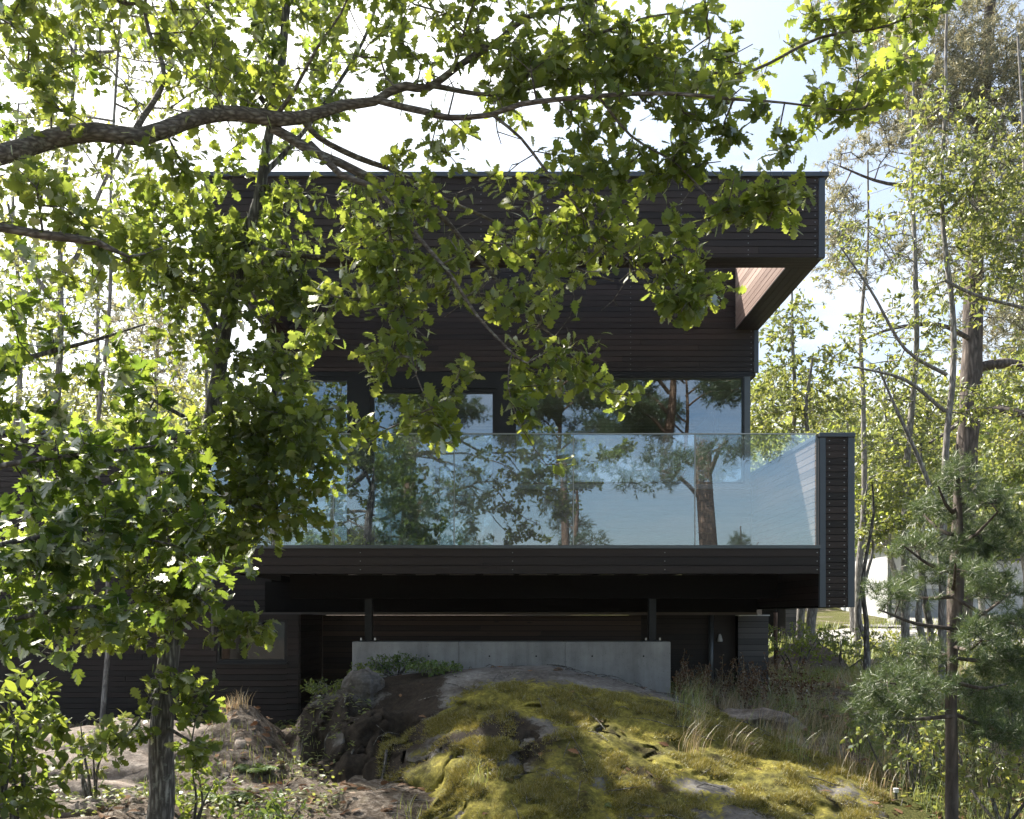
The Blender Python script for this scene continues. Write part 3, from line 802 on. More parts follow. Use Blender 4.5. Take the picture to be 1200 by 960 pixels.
g = MB(); g.box(wx(877) , wx(877) + .012, YW + .101, YW + 1.9, wz(566), ZH); g.build('pane', M['win_glass'], w1)
m = MB(); clad_x(m, wx(603), wx(880), YW, ZD, wz(574), screws=0); m.build('wall_panel', CL, house)
m = MB(); clad_y(m, wx(880) + .02, YW + .06, 14.4, ZD - .3, wz(566), +1); clad_y(m, wx(880) + .02, YW + 1.95, YB, wz(566), 2.97, +1); m.build('side_wall', CL, house)
m = MB(); m.box(wx(582), wx(603), YW - .01, YW + .14, ZD, ZH); m.build('wall_pier', M['black'], house)
window('sliding_door', wx(433), wx(582), ZD, wz(455), fw=.05, mull=(wx(512),))
m = MB(); m.box(wx(433), wx(582), YW, YW + .14, wz(455) + .002, ZH); m.build('lintel', M['black'], house)
m = MB(); m.box(wx(411), wx(433), YW - .01, YW + .14, ZD, ZH); m.build('wall_pier', M['black'], house)
window('window', XWL + .06, wx(411), ZD, ZH, fw=.05, mull=(wx(336),))
# interior
m = MB(); m.box(XWL, 3.0, YW + .15, YB, .69, .705); m.build('interior_floor', M['int_floor'], house)
m = MB(); z_ = 2.93
for k in range(60):
    y = YW + .2 + k * .12
    if y > YB: break
    m.box(XWL + .02, 3.0, y, y + .114, z_, z_ + .012)
m.build('interior_ceiling', M['int_wood'], house)
m = MB(); m.box(XWL + .05, -1.2, 17.0, 17.1, .71, 2.92); m.box(.6, 3.0, 17.0, 17.1, .71, 2.92); m.box(-1.2, .6, 17.0, 17.1, .71, 2.92); m.box(XWL + .05, XWL + .1, YW + .3, 17, .71, 2.92)
m.box(.3, .4, 14.2, 17.0, .71, 2.92)
m.build('interior_wall', M['dim_wall'], house)
sofa = thing('sofa', 'low dark grey sofa behind the sliding door', 'sofa', (-1.6, 14.2, .705))
m = MB(); m.box(-2.5, -0.7, 13.9, 14.7, .78, 1.05); m.build('seat', M['interior_dark'], sofa, bevel=.04)
m = MB(); m.box(-2.5, -0.7, 14.5, 14.75, 1.05, 1.45); m.build('backrest', M['interior_dark'], sofa, bevel=.04)
for x in (-2.45, -.8):
    m = MB(); m.box(x, x + .05, 13.95, 14.0, .705, .78); m.build('leg', M['black'], sofa)
tb = thing('dining_table', 'long pale table seen through the window', 'table', (1.7, 13.6, .705))
m = MB(); m.box(.9, 2.5, 13.2, 14.0, 1.41, 1.45); m.build('tabletop', M['int_wood'], tb)
for x, y in ((.95, 13.25), (2.4, 13.25), (.95, 13.9), (2.4, 13.9)):
    m = MB(); m.box(x, x + .05, y, y + .05, .705, 1.41); m.build('leg', M['black'], tb)
# concrete foundation and posts
m = MB(); 
for a_, b_ in ((-1.62, -.482), (-.478, .658), (.662, 1.79)): m.box(a_, b_, 10.36, 10.66, -1.4, -.275)
m.box(-1.6, 1.77, 10.37, 10.65, -1.4, -.285); fo = m.build('foundation', M['concrete'], house, bevel=.006)
for x_ in (-1.3, -.8, -.15, .35, .95, 1.5):
    m = MB(); m.tube([(x_, 10.3585, -.43), (x_, 10.362, -.43)], .009, 10); m.build('tie_hole', M['back'], fo)
for x in (-1.46, 1.61):
    m = MB(); m.box(x - .04, x + .04, 10.46, 10.54, -.262, .19); m.box(x - .036, x + .036, 10.44, 10.46, -.262, .19); po = m.build('post', M['black'], house)
    m = MB(); m.box(x - .10, x + .10, 10.40, 10.60, -.274, -.262); m.build('base_plate', M['black'], po)
    m = MB()
    for dx in (-.075, .075): m.tube([(x + dx, 10.43, -.262), (x + dx, 10.43, -.235)], .011, 6)
    m.build('bolt', M['screw'], po)
# lower storey
m = MB(); clad_x(m, -2.30, 1.75, 12.3, -1.4, .01, screws=0); m.box(-2.30, 1.75, 12.353, 12.6, -1.4, .01, 1); m.build('basement_wall', [M['clad_brown'], M['back'], M['screw']], house)
m = MB()
xa, xb = -3.75, -2.33; ya = 11.0
def lz(py): return (VY - py) / F * ya
def lx(px): return (px - VX) / F * ya
clad_x(m, lx(180), lx(254), ya, -1.4, .02, screws=0); clad_x(m, lx(254), lx(336), ya, -1.4, lz(777), screws=0)
clad_x(m, lx(336), lx(350), ya, -1.4, .02, screws=0); clad_x(m, lx(254), lx(336), ya, lz(727), .02, screws=0)
clad_y(m, lx(350) + .02, ya + .02, 12.28, -1.4, .02, +1)
m.build('basement_wall', CD, house)
m = MB(); m.box(lx(254), lx(257), ya + .01, ya + .12, lz(777), lz(727)); m.box(lx(333), lx(336), ya + .01, ya + .12, lz(777), lz(727)); m.box(lx(257), lx(333), ya + .01, ya + .12, lz(777), lz(773)); m.box(lx(257), lx(333), ya + .01, ya + .12, lz(729), lz(727))
m.box(lx(254), lx(337), ya - .04, ya + .009, lz(779), lz(777))
bw = m.build('window', M['black'], house)
m = MB(); m.box(lx(257) + .001, lx(333) - .001, ya + .05, ya + .06, lz(773) + .001, lz(729) - .001); m.build('pane', M['dark_glass'], bw)
m = MB(); m.box(lx(254), lx(336), ya + .3, ya + .34, lz(790), lz(720)); m.build('interior_wall', M['back'], house)
# left wing
yl = 12.2
m = MB(); clad_x(m, -11.0, -2.93, yl, -1.4, 2.30, screws=0); m.box(-11, -2.93, yl + .053, 16, -1.4, 2.28, 1)
lw = m.build('wing_wall', CD, house)
m = MB(); m.box(-11.05, -2.93, yl - .03, 16, 2.302, 2.345); m.build('coping', M['trim'], lw, bevel=.004)
m = MB(); m.tube([(-3.0, 10.0, .62), (-3.0, 10.0, -.36)], .022, 10); m.build('downpipe', M['steel'], house, smooth=True)
m = MB()
m.box(-5.0, -4.72, yl - .006, yl + .03, .85, 1.35)
m.build('window', M['win_glass'], lw)
# right lower part with door, downpipe, lantern
yr = 12.7
def rx(px): return (px - VX) / F * yr
def rz(py): return (VY - py) / F * yr
m = MB(); clad_x(m, 1.75, rx(836), yr, -1.3, .03, screws=0); m.box(1.75, rx(862), yr + .06, yr + .8, -1.3, .03, 1); rw = m.build('basement_wall', CD, house)
m = MB(); m.box(rx(836), rx(862), yr + .01, yr + .05, -1.2, .02); m.build('door', M['clad_shaded'], rw)
m = MB(); m.tube([(rx(832), yr - .06, .03), (rx(832), yr - .06, -1.2)], .034, 12); m.build('downpipe', M['steel'], house, smooth=True)
m = MB(); m.tube([(rx(843), yr - .03, rz(752)), (rx(843), yr - .03, rz(750)), (rx(843), yr - .03, rz(746)), (rx(843), yr - .03, rz(743))], [.035, .035, .022, .012], 10)
m.build('wall_lamp', M['bulb'], house, smooth=True)
m = MB(); clad_x(m, rx(862), rx(897) , yr - .15, -1.3, rz(722), screws=0, pitch=.075); clad_y(m, rx(897) + .002, yr - .13, yr + 2.2, -1.3, rz(722), +1, pitch=.075); m.box(rx(862) + .03, rx(897) - .03, yr, yr + 2.2, -1.3, rz(722) - .02, 1)
st = m.build('storage_room', CG, house)
m = MB(); m.box(rx(862), rx(897) + .012, yr - .17, yr + 2.2, rz(722) + .002, rz(722) + .016); m.build('flashing', M['white'], st)
m = MB(); m.tube([at(909, 722, 14.2) + np.array([0, 0, .05]), at(909, 790, 14.2)], .03, 8); m.build('post', M['bark_red'], house, smooth=True)

# ------------------------------------------------------------------ neighbours
gh = thing('white_house', 'white rendered garage building behind the small pine on the right', 'house', (17.0, 38, -.1))
gx0 = at(1040, 0, 38)[0]; gz = lambda py: at(0, py, 38)[2]
m = MB(); m.box(gx0, gx0 + 3.2, 38, 44, -.6, gz(640)); m.box(gx0 + 3.2, gx0 + 9, 39.5, 46, -.6, gz(655)); m.build('wall', M['render_wall'], gh)
m = MB(); m.box(gx0 + .35, gx0 + 2.7, 37.95, 38.0, -.4, gz(690)); m.build('garage_door', M['lgrey'], gh)
m = MB(); m.box(gx0 + 4.2, gx0 + 5.6, 39.44, 39.49, gz(700) , gz(668)); m.build('window', M['interior_dark'], gh)
m = MB(); m.tube([(gx0 + .08, 37.93, gz(640)), (gx0 + .08, 37.93, -.5)], .05, 8); m.build('downpipe', M['steel'], gh)
m = MB(); m.box(gx0 - .25, gx0 + 3.4, 37.8, 44.2, gz(640) + .002, gz(633)); m.box(gx0 + 3.41, gx0 + 9.2, 39.3, 46.2, gz(655) + .002, gz(649)); m.build('roof', M['roof_dark'], gh)
sh = thing('shed', 'small grey clad shed with steps seen under the terrace', 'shed', (7.6, 24, -.6))
s = 24.0
m = MB(); clad_x(m, at(921, 0, s)[0], at(938, 0, s)[0], s, at(0, 752, s)[2], at(0, 705, s)[2], screws=0, pitch=.1)
m.box(at(921, 0, s)[0], at(938, 0, s)[0], s + .06, s + 2, at(0, 752, s)[2], at(0, 705, s)[2], 1)
m.box(at(903, 0, s)[0], at(921, 0, s)[0], s + .8, s + 2, at(0, 756, s)[2], at(0, 700, s)[2], 1)
m.build('wall', CG, sh)
m = MB(); m.box(at(900, 0, s)[0], at(942, 0, s)[0], s - .2, s + 2.2, at(0, 700, s)[2], at(0, 696, s)[2]); m.build('roof', M['roof_dark'], sh)
m = MB()
for k in range(5):
    m.box(at(925, 0, s)[0] + k * .13, at(925, 0, s)[0] + k * .13 + .55, s - .8, s - .1, -1.0, at(0, 753 + k * 3, s)[2])
m.build('steps', M['bark_red'], sh)
# ------------------------------------------------------------------ trees near the camera
LIMB = .86
def G(x, y): return (x, y, float(ground_z(x, y)))
# the big limb that comes in from the left
tx, ty = -4.9, 4.3
limbs = [
    [(tx, ty, -1.7, .20), (tx + .05, ty, .2, .17), (tx - .02, ty, 1.6, .15), (tx + .1, ty + .1, 3.6, .12), (tx + .3, ty, 6.0, .07), (tx + .2, ty, 7.6, .02)],
    [(tx, ty, 1.5, .11), (tx + .9, ty - .0, 1.85, .075)] + px_limb([(-150, 215, 4.2, 30), (0, 180, 4.3, 27), (60, 160, 4.4, 26), (110, 152, 4.4, 25), (160, 156, 4.45, 24), (215, 138, 4.5, 23), (262, 135, 4.6, 21), (330, 143, 4.7, 19),
        (365, 137, 4.75, 16), (400, 125, 4.8, 15), (440, 119, 4.8, 12), (458, 108, 4.8, 12), (480, 99, 4.8, 12), (505, 100, 4.8, 10), (540, 75, 4.85, 9), (590, 45, 4.9, 8), (620, 20, 4.9, 7), (680, 3, 4.9, 6), (760, -20, 4.9, 4)]),
    px_limb([(435, 117, 4.8, 10), (470, 127, 4.75, 9), (500, 134, 4.7, 9), (525, 140, 4.7, 8), (575, 135, 4.65, 7), (610, 122, 4.6, 7), (700, 113, 4.5, 6), (790, 109, 4.45, 5), (860, 116, 4.4, 4), (920, 121, 4.4, 3), (990, 130, 4.4, 2)]),
    px_limb([(500, 101, 4.8, 8), (560, 110, 4.9, 6), (600, 107, 4.9, 5), (680, 92, 5.0, 5), (760, 80, 5.0, 5), (830, 86, 5.0, 4), (885, 82, 5.0, 4), (960, 45, 5.0, 4), (1040, 30, 5.0, 3), (1110, -4, 5.0, 2)]),
    px_limb([(612, 98, 4.9, 5), (640, 70, 4.8, 4), (690, 45, 4.7, 4), (760, 20, 4.6, 3), (830, 12, 4.6, 2)]),
    px_limb([(318, 146, 4.7, 14), (345, 162, 4.72, 13), (370, 178, 4.75, 13), (400, 190, 4.8, 12), (450, 215, 4.85, 11), (480, 232, 4.9, 9), (510, 245, 4.9, 8), (540, 280, 4.95, 6), (570, 312, 5.0, 5), (600, 350, 5.0, 4), (650, 395, 5.0, 3), (710, 425, 5.0, 2)]),
    px_limb([(360, 170, 4.75, 9), (400, 205, 4.7, 9), (435, 217, 4.7, 8), (460, 240, 4.65, 7), (490, 278, 4.6, 6), (530, 325, 4.6, 5), (560, 370, 4.6, 4), (600, 412, 4.6, 3), (618, 425, 4.6, 2)]),
    px_limb([(345, 130, 4.72, 9), (372, 160, 4.8, 8), (420, 185, 4.95, 8), (470, 205, 5.1, 6), (520, 235, 5.2, 5), (580, 262, 5.3, 4), (640, 300, 5.3, 3), (720, 330, 5.3, 2)]),
    px_limb([(580, 134, 4.65, 5), (612, 162, 4.7, 4), (640, 200, 4.7, 4), (668, 232, 4.7, 3), (700, 272, 4.7, 3), (760, 320, 4.7, 2), (820, 340, 4.7, 2)]),
    px_limb([(700, 113, 4.5, 4), (740, 160, 4.55, 3.5), (790, 190, 4.6, 3), (815, 215, 4.6, 2.5), (850, 248, 4.6, 2), (900, 258, 4.6, 1.5)]),
    px_limb([(440, 216, 4.7, 5), (455, 270, 4.65, 4), (468, 340, 4.6, 3), (480, 400, 4.55, 2.5), (488, 440, 4.5, 2), (515, 500, 4.5, 1.5)]),
    px_limb([(600, 412, 4.6, 2), (595, 450, 4.6, 2), (610, 500, 4.6, 1.5), (640, 545, 4.6, 1.2)]),
    px_limb([(322, 138, 4.7, 6), (345, 105, 4.6, 5), (372, 55, 4.5, 4), (400, 15, 4.4, 3), (430, -60, 4.3, 2)]),
    [(tx, ty, 1.2, .09)] + px_limb([(-160, 235, 3.8, 20), (0, 262, 3.9, 12), (50, 272, 3.95, 12), (112, 282, 4.0, 10), (150, 300, 4.1, 4), (190, 290, 4.2, 3)]),
    px_limb([(160, 156, 4.45, 9), (190, 90, 4.6, 7), (170, 20, 4.7, 5), (180, -80, 4.8, 3)]),
]
limbs = [[(p[0], p[1], p[2], p[3] * LIMB) for p in l] for l in limbs]
blobs = [  # px, py, rx, ry, y, dy, density
    (420, 40, 80, 55, 4.7, .5, .8), (510, 25, 80, 40, 4.9, .5, 1), (620, 45, 80, 40, 4.9, .5, 1), (700, 30, 70, 40, 4.8, .4, 1), (780, 55, 80, 50, 4.8, .4, 1.4), (860, 45, 80, 50, 4.9, .4, 1.8),
    (950, 25, 80, 40, 5.0, .3, 1.7), (1050, 12, 70, 28, 5.0, .3, 1.6), (620, 100, 70, 35, 4.8, .4, .8), (760, 110, 80, 35, 4.7, .4, .9), (880, 125, 60, 30, 4.5, .3, 1.5), (950, 75, 70, 26, 4.9, .3, 1.6), (900, 170, 40, 16, 4.5, .2, .8), (960, 112, 70, 32, 4.5, .3, 1.7), (1035, 85, 60, 32, 4.5, .3, 1.8),
    (700, 160, 60, 25, 4.7, .3, .8), (815, 165, 35, 35, 4.6, .2, 1), (830, 105, 60, 30, 4.8, .3, 1.2), (700, 75, 70, 34, 4.8, .4, 1.1), (590, 75, 70, 34, 4.8, .4, 1.0), (790, 190, 40, 20, 4.6, .2, 1), (560, 180, 60, 26, 4.9, .3, .6), (630, 190, 80, 28, 4.9, .3, .8), (500, 165, 50, 25, 4.8, .3, .5),
    (865, 240, 48, 28, 4.6, .2, 1.3), (915, 232, 40, 24, 4.6, .2, 1.2), (730, 205, 60, 30, 4.7, .3, 1), (640, 240, 50, 22, 4.8, .3, 1.3), (700, 265, 60, 40, 4.8, .3, 1), (780, 290, 50, 40, 4.7, .3, 1), (810, 350, 55, 38, 4.7, .25, 2.2), (740, 365, 50, 35, 4.8, .3, 1.1), (690, 330, 60, 40, 5.0, .3, .9),
    (610, 285, 60, 40, 5.0, .3, .8), (550, 265, 60, 40, 4.8, .3, .9), (480, 235, 60, 30, 4.8, .3, .8), (440, 290, 50, 45, 4.7, .3, 1), (520, 330, 60, 35, 4.8, .3, .8), (600, 360, 60, 30, 4.8, .3, .7), (450, 335, 45, 30, 4.6, .25, .9), (455, 400, 35, 30, 4.6, .2, 1.0), (440, 430, 26, 20, 4.6, .2, 1),
    (640, 430, 50, 30, 4.8, .25, 1), (700, 425, 45, 30, 4.9, .25, 1.1), (725, 460, 28, 16, 4.9, .2, 1), (620, 480, 28, 40, 4.6, .2, .9), (645, 545, 24, 22, 4.6, .15, 1.1), (480, 470, 45, 24, 4.55, .2, .9), (515, 500, 24, 24, 4.5, .15, 1.8), (425, 505, 24, 18, 4.5, .15, 1), (360, 395, 28, 13, 4.6, .15, 1.2), (385, 345, 30, 20, 4.6, .2, .8), (545, 440, 20, 30, 4.6, .15, .6),
    (330, 60, 70, 55, 4.5, .5, .7), (240, 70, 70, 60, 4.6, .5, .7), (150, 60, 70, 60, 4.6, .5, .6), (60, 60, 70, 60, 4.3, .5, .5), (60, 120, 60, 30, 4.3, .3, .6), (130, 300, 70, 40, 4.2, .3, 1), (40, 230, 60, 35, 4.0, .3, .8), (190, 205, 50, 30, 4.5, .3, .8),
    (450, -90, 300, 70, 4.6, 1.0, .6), (800, -90, 260, 60, 4.8, .8, .6), (100, -120, 250, 90, 4.4, 1.0, .7),
]
T1 = blob_points(blobs, 285, 1.5)
bare = blob_points([(470, 270, 90, 70, 4.8, .3), (560, 320, 90, 70, 4.8, .3), (650, 370, 80, 60, 4.8, .3), (720, 300, 80, 60, 4.8, .3), (620, 240, 90, 50, 4.8, .3), (600, 120, 200, 60, 4.8, .3, .6), (850, 110, 120, 60, 4.7, .3, .6), (250, 120, 180, 80, 4.6, .3, .5), (470, 400, 50, 60, 4.6, .2), (830, 210, 60, 40, 4.6, .2)], 620)
T1 = np.concatenate([T1, world_blob([(tx, ty, 5.6, 1.8, 1.6, 2.0, 260), (tx + .3, ty + 1.2, 4.2, 1.6, 1.4, 1.2, 160), (tx + 1.4, ty + .6, 6.0, 1.6, 1.4, 1.0, 120)])])
make_tree('oak_tree', 'gnarled oak whose long bare limb reaches in from the left over the roof', 'oak tree', G(tx, ty), limbs, T1, M['bark'], M['oak'],
          'oak', 10, .080, .11, spread=.09, droop=.35, tilt=.7, r0=.0023, wid=1.2, seed=5, bare=bare)

# the oak standing left of the boulder
gz_ = float(ground_z(at(183, 990, 5.8)[0], 5.8))
limbs = [
    [(at(181, 990, 5.8)[0] - .05, 5.8, gz_ - .15, .11)] + px_limb([(185, 955, 5.8, 31), (188, 880, 5.8, 29), (195, 780, 5.8, 25), (207, 700, 5.85, 23), (215, 620, 5.9, 21), (235, 540, 5.95, 21), (247, 470, 6.0, 19), (258, 400, 6.0, 17), (272, 340, 6.0, 16), (286, 280, 6.0, 14), (305, 220, 6.0, 12), (322, 130, 6.0, 11), (332, 40, 6.0, 10), (340, -60, 6.0, 8), (350, -220, 6.0, 5), (340, -360, 6.1, 2)]),
    px_limb([(260, 395, 6.0, 9), (235, 350, 6.0, 7), (200, 320, 6.1, 5), (150, 290, 6.1, 3)]),
    px_limb([(285, 285, 6.0, 8), (330, 300, 5.9, 6), (390, 302, 5.8, 4), (430, 305, 5.8, 3)]),
    px_limb([(240, 530, 5.95, 8), (290, 500, 5.8, 6), (340, 490, 5.7, 4), (390, 480, 5.6, 3)]),
    px_limb([(222, 600, 5.9, 7), (270, 590, 5.8, 5), (320, 600, 5.7, 3)]),
    px_limb([(310, 200, 6.0, 7), (360, 150, 6.1, 5), (420, 60, 6.2, 4), (450, -30, 6.3, 3)]),
    px_limb([(320, 140, 6.0, 7), (270, 60, 6.0, 5), (230, -20, 6.1, 4), (200, -120, 6.1, 3)]),
    px_limb([(210, 680, 5.85, 5), (250, 715, 5.6, 3), (290, 735, 5.5, 2)]),
    px_limb([(195, 790, 5.8, 5), (160, 850, 5.6, 3), (130, 880, 5.5, 2)]),
    px_limb([(192, 850, 5.8, 5), (225, 870, 5.6, 3), (250, 880, 5.5, 2)]),
    px_limb([(240, 500, 5.95, 6), (180, 470, 5.9, 4), (130, 440, 5.8, 3)]),
    px_limb([(215, 620, 5.9, 6), (160, 600, 5.7, 4), (110, 590, 5.6, 3)]),
]
blobs = [
    (290, 225, 55, 50, 6.0, .5, 1.1), (250, 285, 50, 45, 6.0, .5, 1.2), (325, 320, 50, 45, 5.9, .5, 1), (205, 240, 50, 40, 6.0, .4, .6), (180, 330, 55, 40, 6.0, .4, .6), (290, 390, 50, 45, 6.0, .5, 1.1), (220, 400, 45, 35, 6.0, .4, .6), (340, 430, 50, 28, 5.8, .3, 1.0),
    (365, 495, 48, 40, 5.6, .35, 1.5), (310, 480, 55, 45, 5.7, .4, 1.3), (330, 560, 60, 42, 5.7, .4, 1.5), (265, 600, 60, 42, 5.8, .4, 1.6), (290, 540, 60, 40, 5.8, .4, 1.4), (190, 580, 70, 50, 5.7, .4, 1.1), (295, 635, 50, 16, 5.7, .2, 1),
    (270, 250, 60, 60, 6.1, .5, 1.6), (230, 330, 60, 60, 6.1, .5, 1.2), (350, 370, 50, 50, 6.0, .4, 1.0), (400, 250, 50, 40, 6.0, .4, .9), (170, 260, 60, 60, 6.2, .5, 1.0), (320, 260, 50, 60, 6.0, .4, 1.0), (290, 340, 60, 60, 6.0, .5, 1.0), (300, 440, 60, 40, 5.9, .4, 1.3), (250, 640, 60, 30, 5.8, .3, 1.2),
    (140, 640, 70, 40, 5.6, .4, 1.6), (60, 600, 70, 40, 5.6, .4, 1.6), (120, 520, 80, 40, 5.7, .4, 1.6), (170, 730, 60, 34, 5.7, .3, 1.3), (30, 520, 60, 40, 5.8, .4, 1.6), (40, 660, 70, 40, 5.8, .4, 1.6), (90, 730, 80, 40, 5.9, .4, 1.3), (230, 520, 60, 40, 5.8, .4, 1.5), (300, 500, 60, 50, 5.9, .4, 1.3), (370, 540, 40, 40, 5.7, .3, 1.4), (350, 610, 40, 26, 5.6, .3, 1.2), (150, 400, 60, 30, 5.9, .4, .7),
    (200, 660, 55, 38, 5.8, .3, 1.1), (225, 700, 35, 30, 5.8, .2, 1.3), (170, 690, 45, 30, 5.7, .3, .8), (290, 740, 36, 24, 5.5, .15, 1.2), (270, 735, 30, 18, 5.5, .15, 1), (210, 800, 38, 26, 5.6, .2, 1.2), (235, 830, 30, 24, 5.6, .2, .8), (150, 855, 34, 20, 5.6, .2, 1), (240, 880, 40, 20, 5.5, .2, 1.0), (130, 880, 30, 18, 5.5, .2, .8),
    (310, 120, 60, 50, 6.0, .5, .8), (370, 100, 60, 50, 6.1, .5, .7), (240, 90, 60, 60, 6.0, .5, .6), (370, 20, 70, 50, 6.2, .5, .7), (270, 20, 70, 40, 6.0, .5, .6),
    (300, -120, 200, 110, 6.0, 1.2, .8), (320, -320, 180, 110, 6.0, 1.2, .7), (100, -60, 150, 80, 6.3, 1.0, .5),  # unseen upper crown, placed to shade the leaves lower left
]
T2 = blob_points(blobs, 240, 1.3, np.random.default_rng(8))
make_tree('oak_tree', 'oak with a grey straight trunk standing in front of the left part of the house', 'oak tree', (at(183, 990, 5.8)[0], 5.8, gz_), limbs, T2, M['bark_grey'], M['oak_dark'],
          'oak', 9, .085, .12, spread=.10, droop=.35, tilt=.7, wid=1.2, seed=6)

# maple with big layered leaves, left edge
mx_, my = -3.35, 5.0
limbs = [
    [(mx_, my, float(ground_z(mx_, my)) - .1, .07), (mx_ + .1, my, .2, .06), (mx_ + .0, my, 1.6, .05), (mx_ + .1, my + .1, 3.0, .03), (mx_ + .2, my, 4.6, .01)],
    [(mx_ + .06, my, .6, .03)] + px_limb([(-60, 560, 4.6, 8), (40, 540, 4.5, 6), (120, 530, 4.5, 4), (200, 520, 4.5, 2)]),
    [(mx_ + .06, my, .3, .03)] + px_limb([(-60, 650, 4.4, 8), (40, 630, 4.4, 6), (120, 620, 4.4, 4), (210, 640, 4.5, 2)]),
    [(mx_ + .06, my, 1.2, .03)] + px_limb([(-60, 450, 4.8, 8), (40, 420, 4.9, 6), (110, 400, 5.0, 4), (170, 380, 5.0, 2)]),
    [(mx_ + .06, my, -.1, .03)] + px_limb([(-60, 740, 4.4, 8), (40, 720, 4.4, 6), (110, 710, 4.4, 4), (170, 720, 4.5, 2)]),
]
blobs = [(250, 680, 60, 26, 4.9, .3, .6), (300, 650, 40, 18, 5.0, .25, .6), (20, 300, 50, 30, 4.9, .4, .5), (50, 540, 80, 32, 4.5, .45, 1.3), (150, 530, 90, 30, 4.5, .4, 1.3), (60, 590, 90, 30, 4.5, .45, 1.2), (170, 590, 90, 35, 4.5, .4, 1.4), (60, 650, 90, 35, 4.4, .4, 1.3), (180, 640, 80, 30, 4.5, .4, 1.2), (30, 680, 80, 40, 4.5, .4, 1.3), (130, 680, 80, 40, 4.6, .4, 1.3), (60, 750, 80, 36, 4.6, .4, 1.3), (150, 760, 50, 26, 4.8, .3, .9), (90, 610, 90, 50, 4.7, .4, 1.2), (20, 700, 60, 30, 4.4, .4, 1.1), (120, 715, 70, 30, 4.4, .3, .9),
         (50, 430, 80, 45, 4.9, .4, 1.1), (110, 400, 70, 40, 5.0, .4, .8), (20, 360, 45, 45, 4.9, .4, .8), (150, 460, 80, 35, 4.8, .4, .9), (30, 490, 70, 35, 4.7, .4, 1.2), (230, 560, 60, 40, 4.6, .3, 1.1), (250, 610, 50, 30, 4.6, .3, 1)]
T3 = np.concatenate([blob_points(blobs, 520, 1.4, np.random.default_rng(4)), world_blob([(mx_, my + .3, 3.0, 1.2, 1.2, .9, 110), (mx_ + .2, my, 4.0, 1.0, 1.0, .8, 60)])])
make_tree('maple_tree', 'young maple with layers of broad dark leaves at the left edge', 'maple', (mx_, my, float(ground_z(mx_, my))), limbs, T3, M['bark_grey'], M['maple'],
          'maple', 6, .084, .14, spread=.13, droop=.3, tilt=.55, seed=7)
# leafy shrub, bottom left
def shrub(label, px, py, y, h, w, n, leafm, kind, size, seed, per=6, name='shrub', droop=.5, tilt=.6):
    b = at(px, py, y); zg = surf_z(b[0], y); rng = np.random.default_rng(seed)
    base = np.array([b[0], y, zg])
    limbs = []
    for k in range(5):
        a = rng.random() * 6.28; r = w * .5 * rng.random()
        e = base + np.array([math.cos(a) * r, math.sin(a) * r, h * rng.uniform(.55, .85)])
        mid = (base + e) / 2 + rng.normal(size=3) * .05
        limbs.append([(*(base - [0, 0, .03]), .010 + h * .006), (*mid, .008 + h * .003), (*e, .003)])
    t = rng.normal(size=(n, 3)); t /= np.linalg.norm(t, axis=1)[:, None]; t *= rng.random((n, 1)) ** .45
    t = base + np.array([0, 0, h * .58]) + t * np.array([w * .5, w * .5, h * .42])
    make_tree(name, label, name.replace('_', ' '), base, limbs, t, M['bark_grey'], leafm, kind, per, size, .08, spread=.05, droop=droop, tilt=tilt, r0=.001, sides=6, seed=seed)
shrub('dense green shrub with pointed leaves in the bottom left corner', -8, 985, 4.7, 1.2, .78, 260, M['oak_dark'], 'oval', .075, 21)
shrub('thin arching sapling at the foot of the left bank', 112, 850, 7.0, .8, .6, 40, M['ash'], 'oval', .07, 22)
shrub('low green shoots growing beside the grey oak trunk', 225, 900, 6.2, .45, .6, 45, M['oak_dark'], 'oval', .06, 23)
shrub('leafy seedling on the bank left of the boulder', 318, 950, 6.3, .35, .6, 50, M['fern'], 'oval', .05, 24)

# ------------------------------------------------------------------ right foreground: young pine
pb = np.array([at(1114, 985, 6.5)[0], 6.5]); pz = float(ground_z(*pb))
limbs = [[(pb[0], 6.5, pz - .1, .05)] + px_limb([(1115, 955, 6.5, 15), (1116, 850, 6.5, 14), (1117, 760, 6.5, 13), (1120, 700, 6.5, 11), (1121, 640, 6.5, 9), (1122, 580, 6.5, 6), (1121, 520, 6.5, 3)])]
for (py, ex, ey, dy) in [(735, 1030, 715, -.3), (735, 1190, 690, .3), (700, 1050, 690, .5), (700, 1200, 735, -.4), (670, 1060, 640, -.2), (665, 1190, 640, .2), (640, 1170, 600, -.3), (625, 1080, 600, .3), (765, 1060, 765, .2), (770, 1210, 770, -.2), (800, 1040, 800, -.5), (800, 1190, 800, .5), (600, 1150, 560, .1), (840, 1010, 835, -.2), (835, 1185, 850, .1), (600, 1100, 570, -.1), (690, 1120, 660, -.6), (760, 1150, 750, -.7)]:
    limbs.append(px_limb([(1118, py, 6.5, 5), ((1118 + ex) / 2, (py + ey) / 2 + 6, 6.5 + dy / 2, 4), (ex, ey, 6.5 + dy, 2)]))
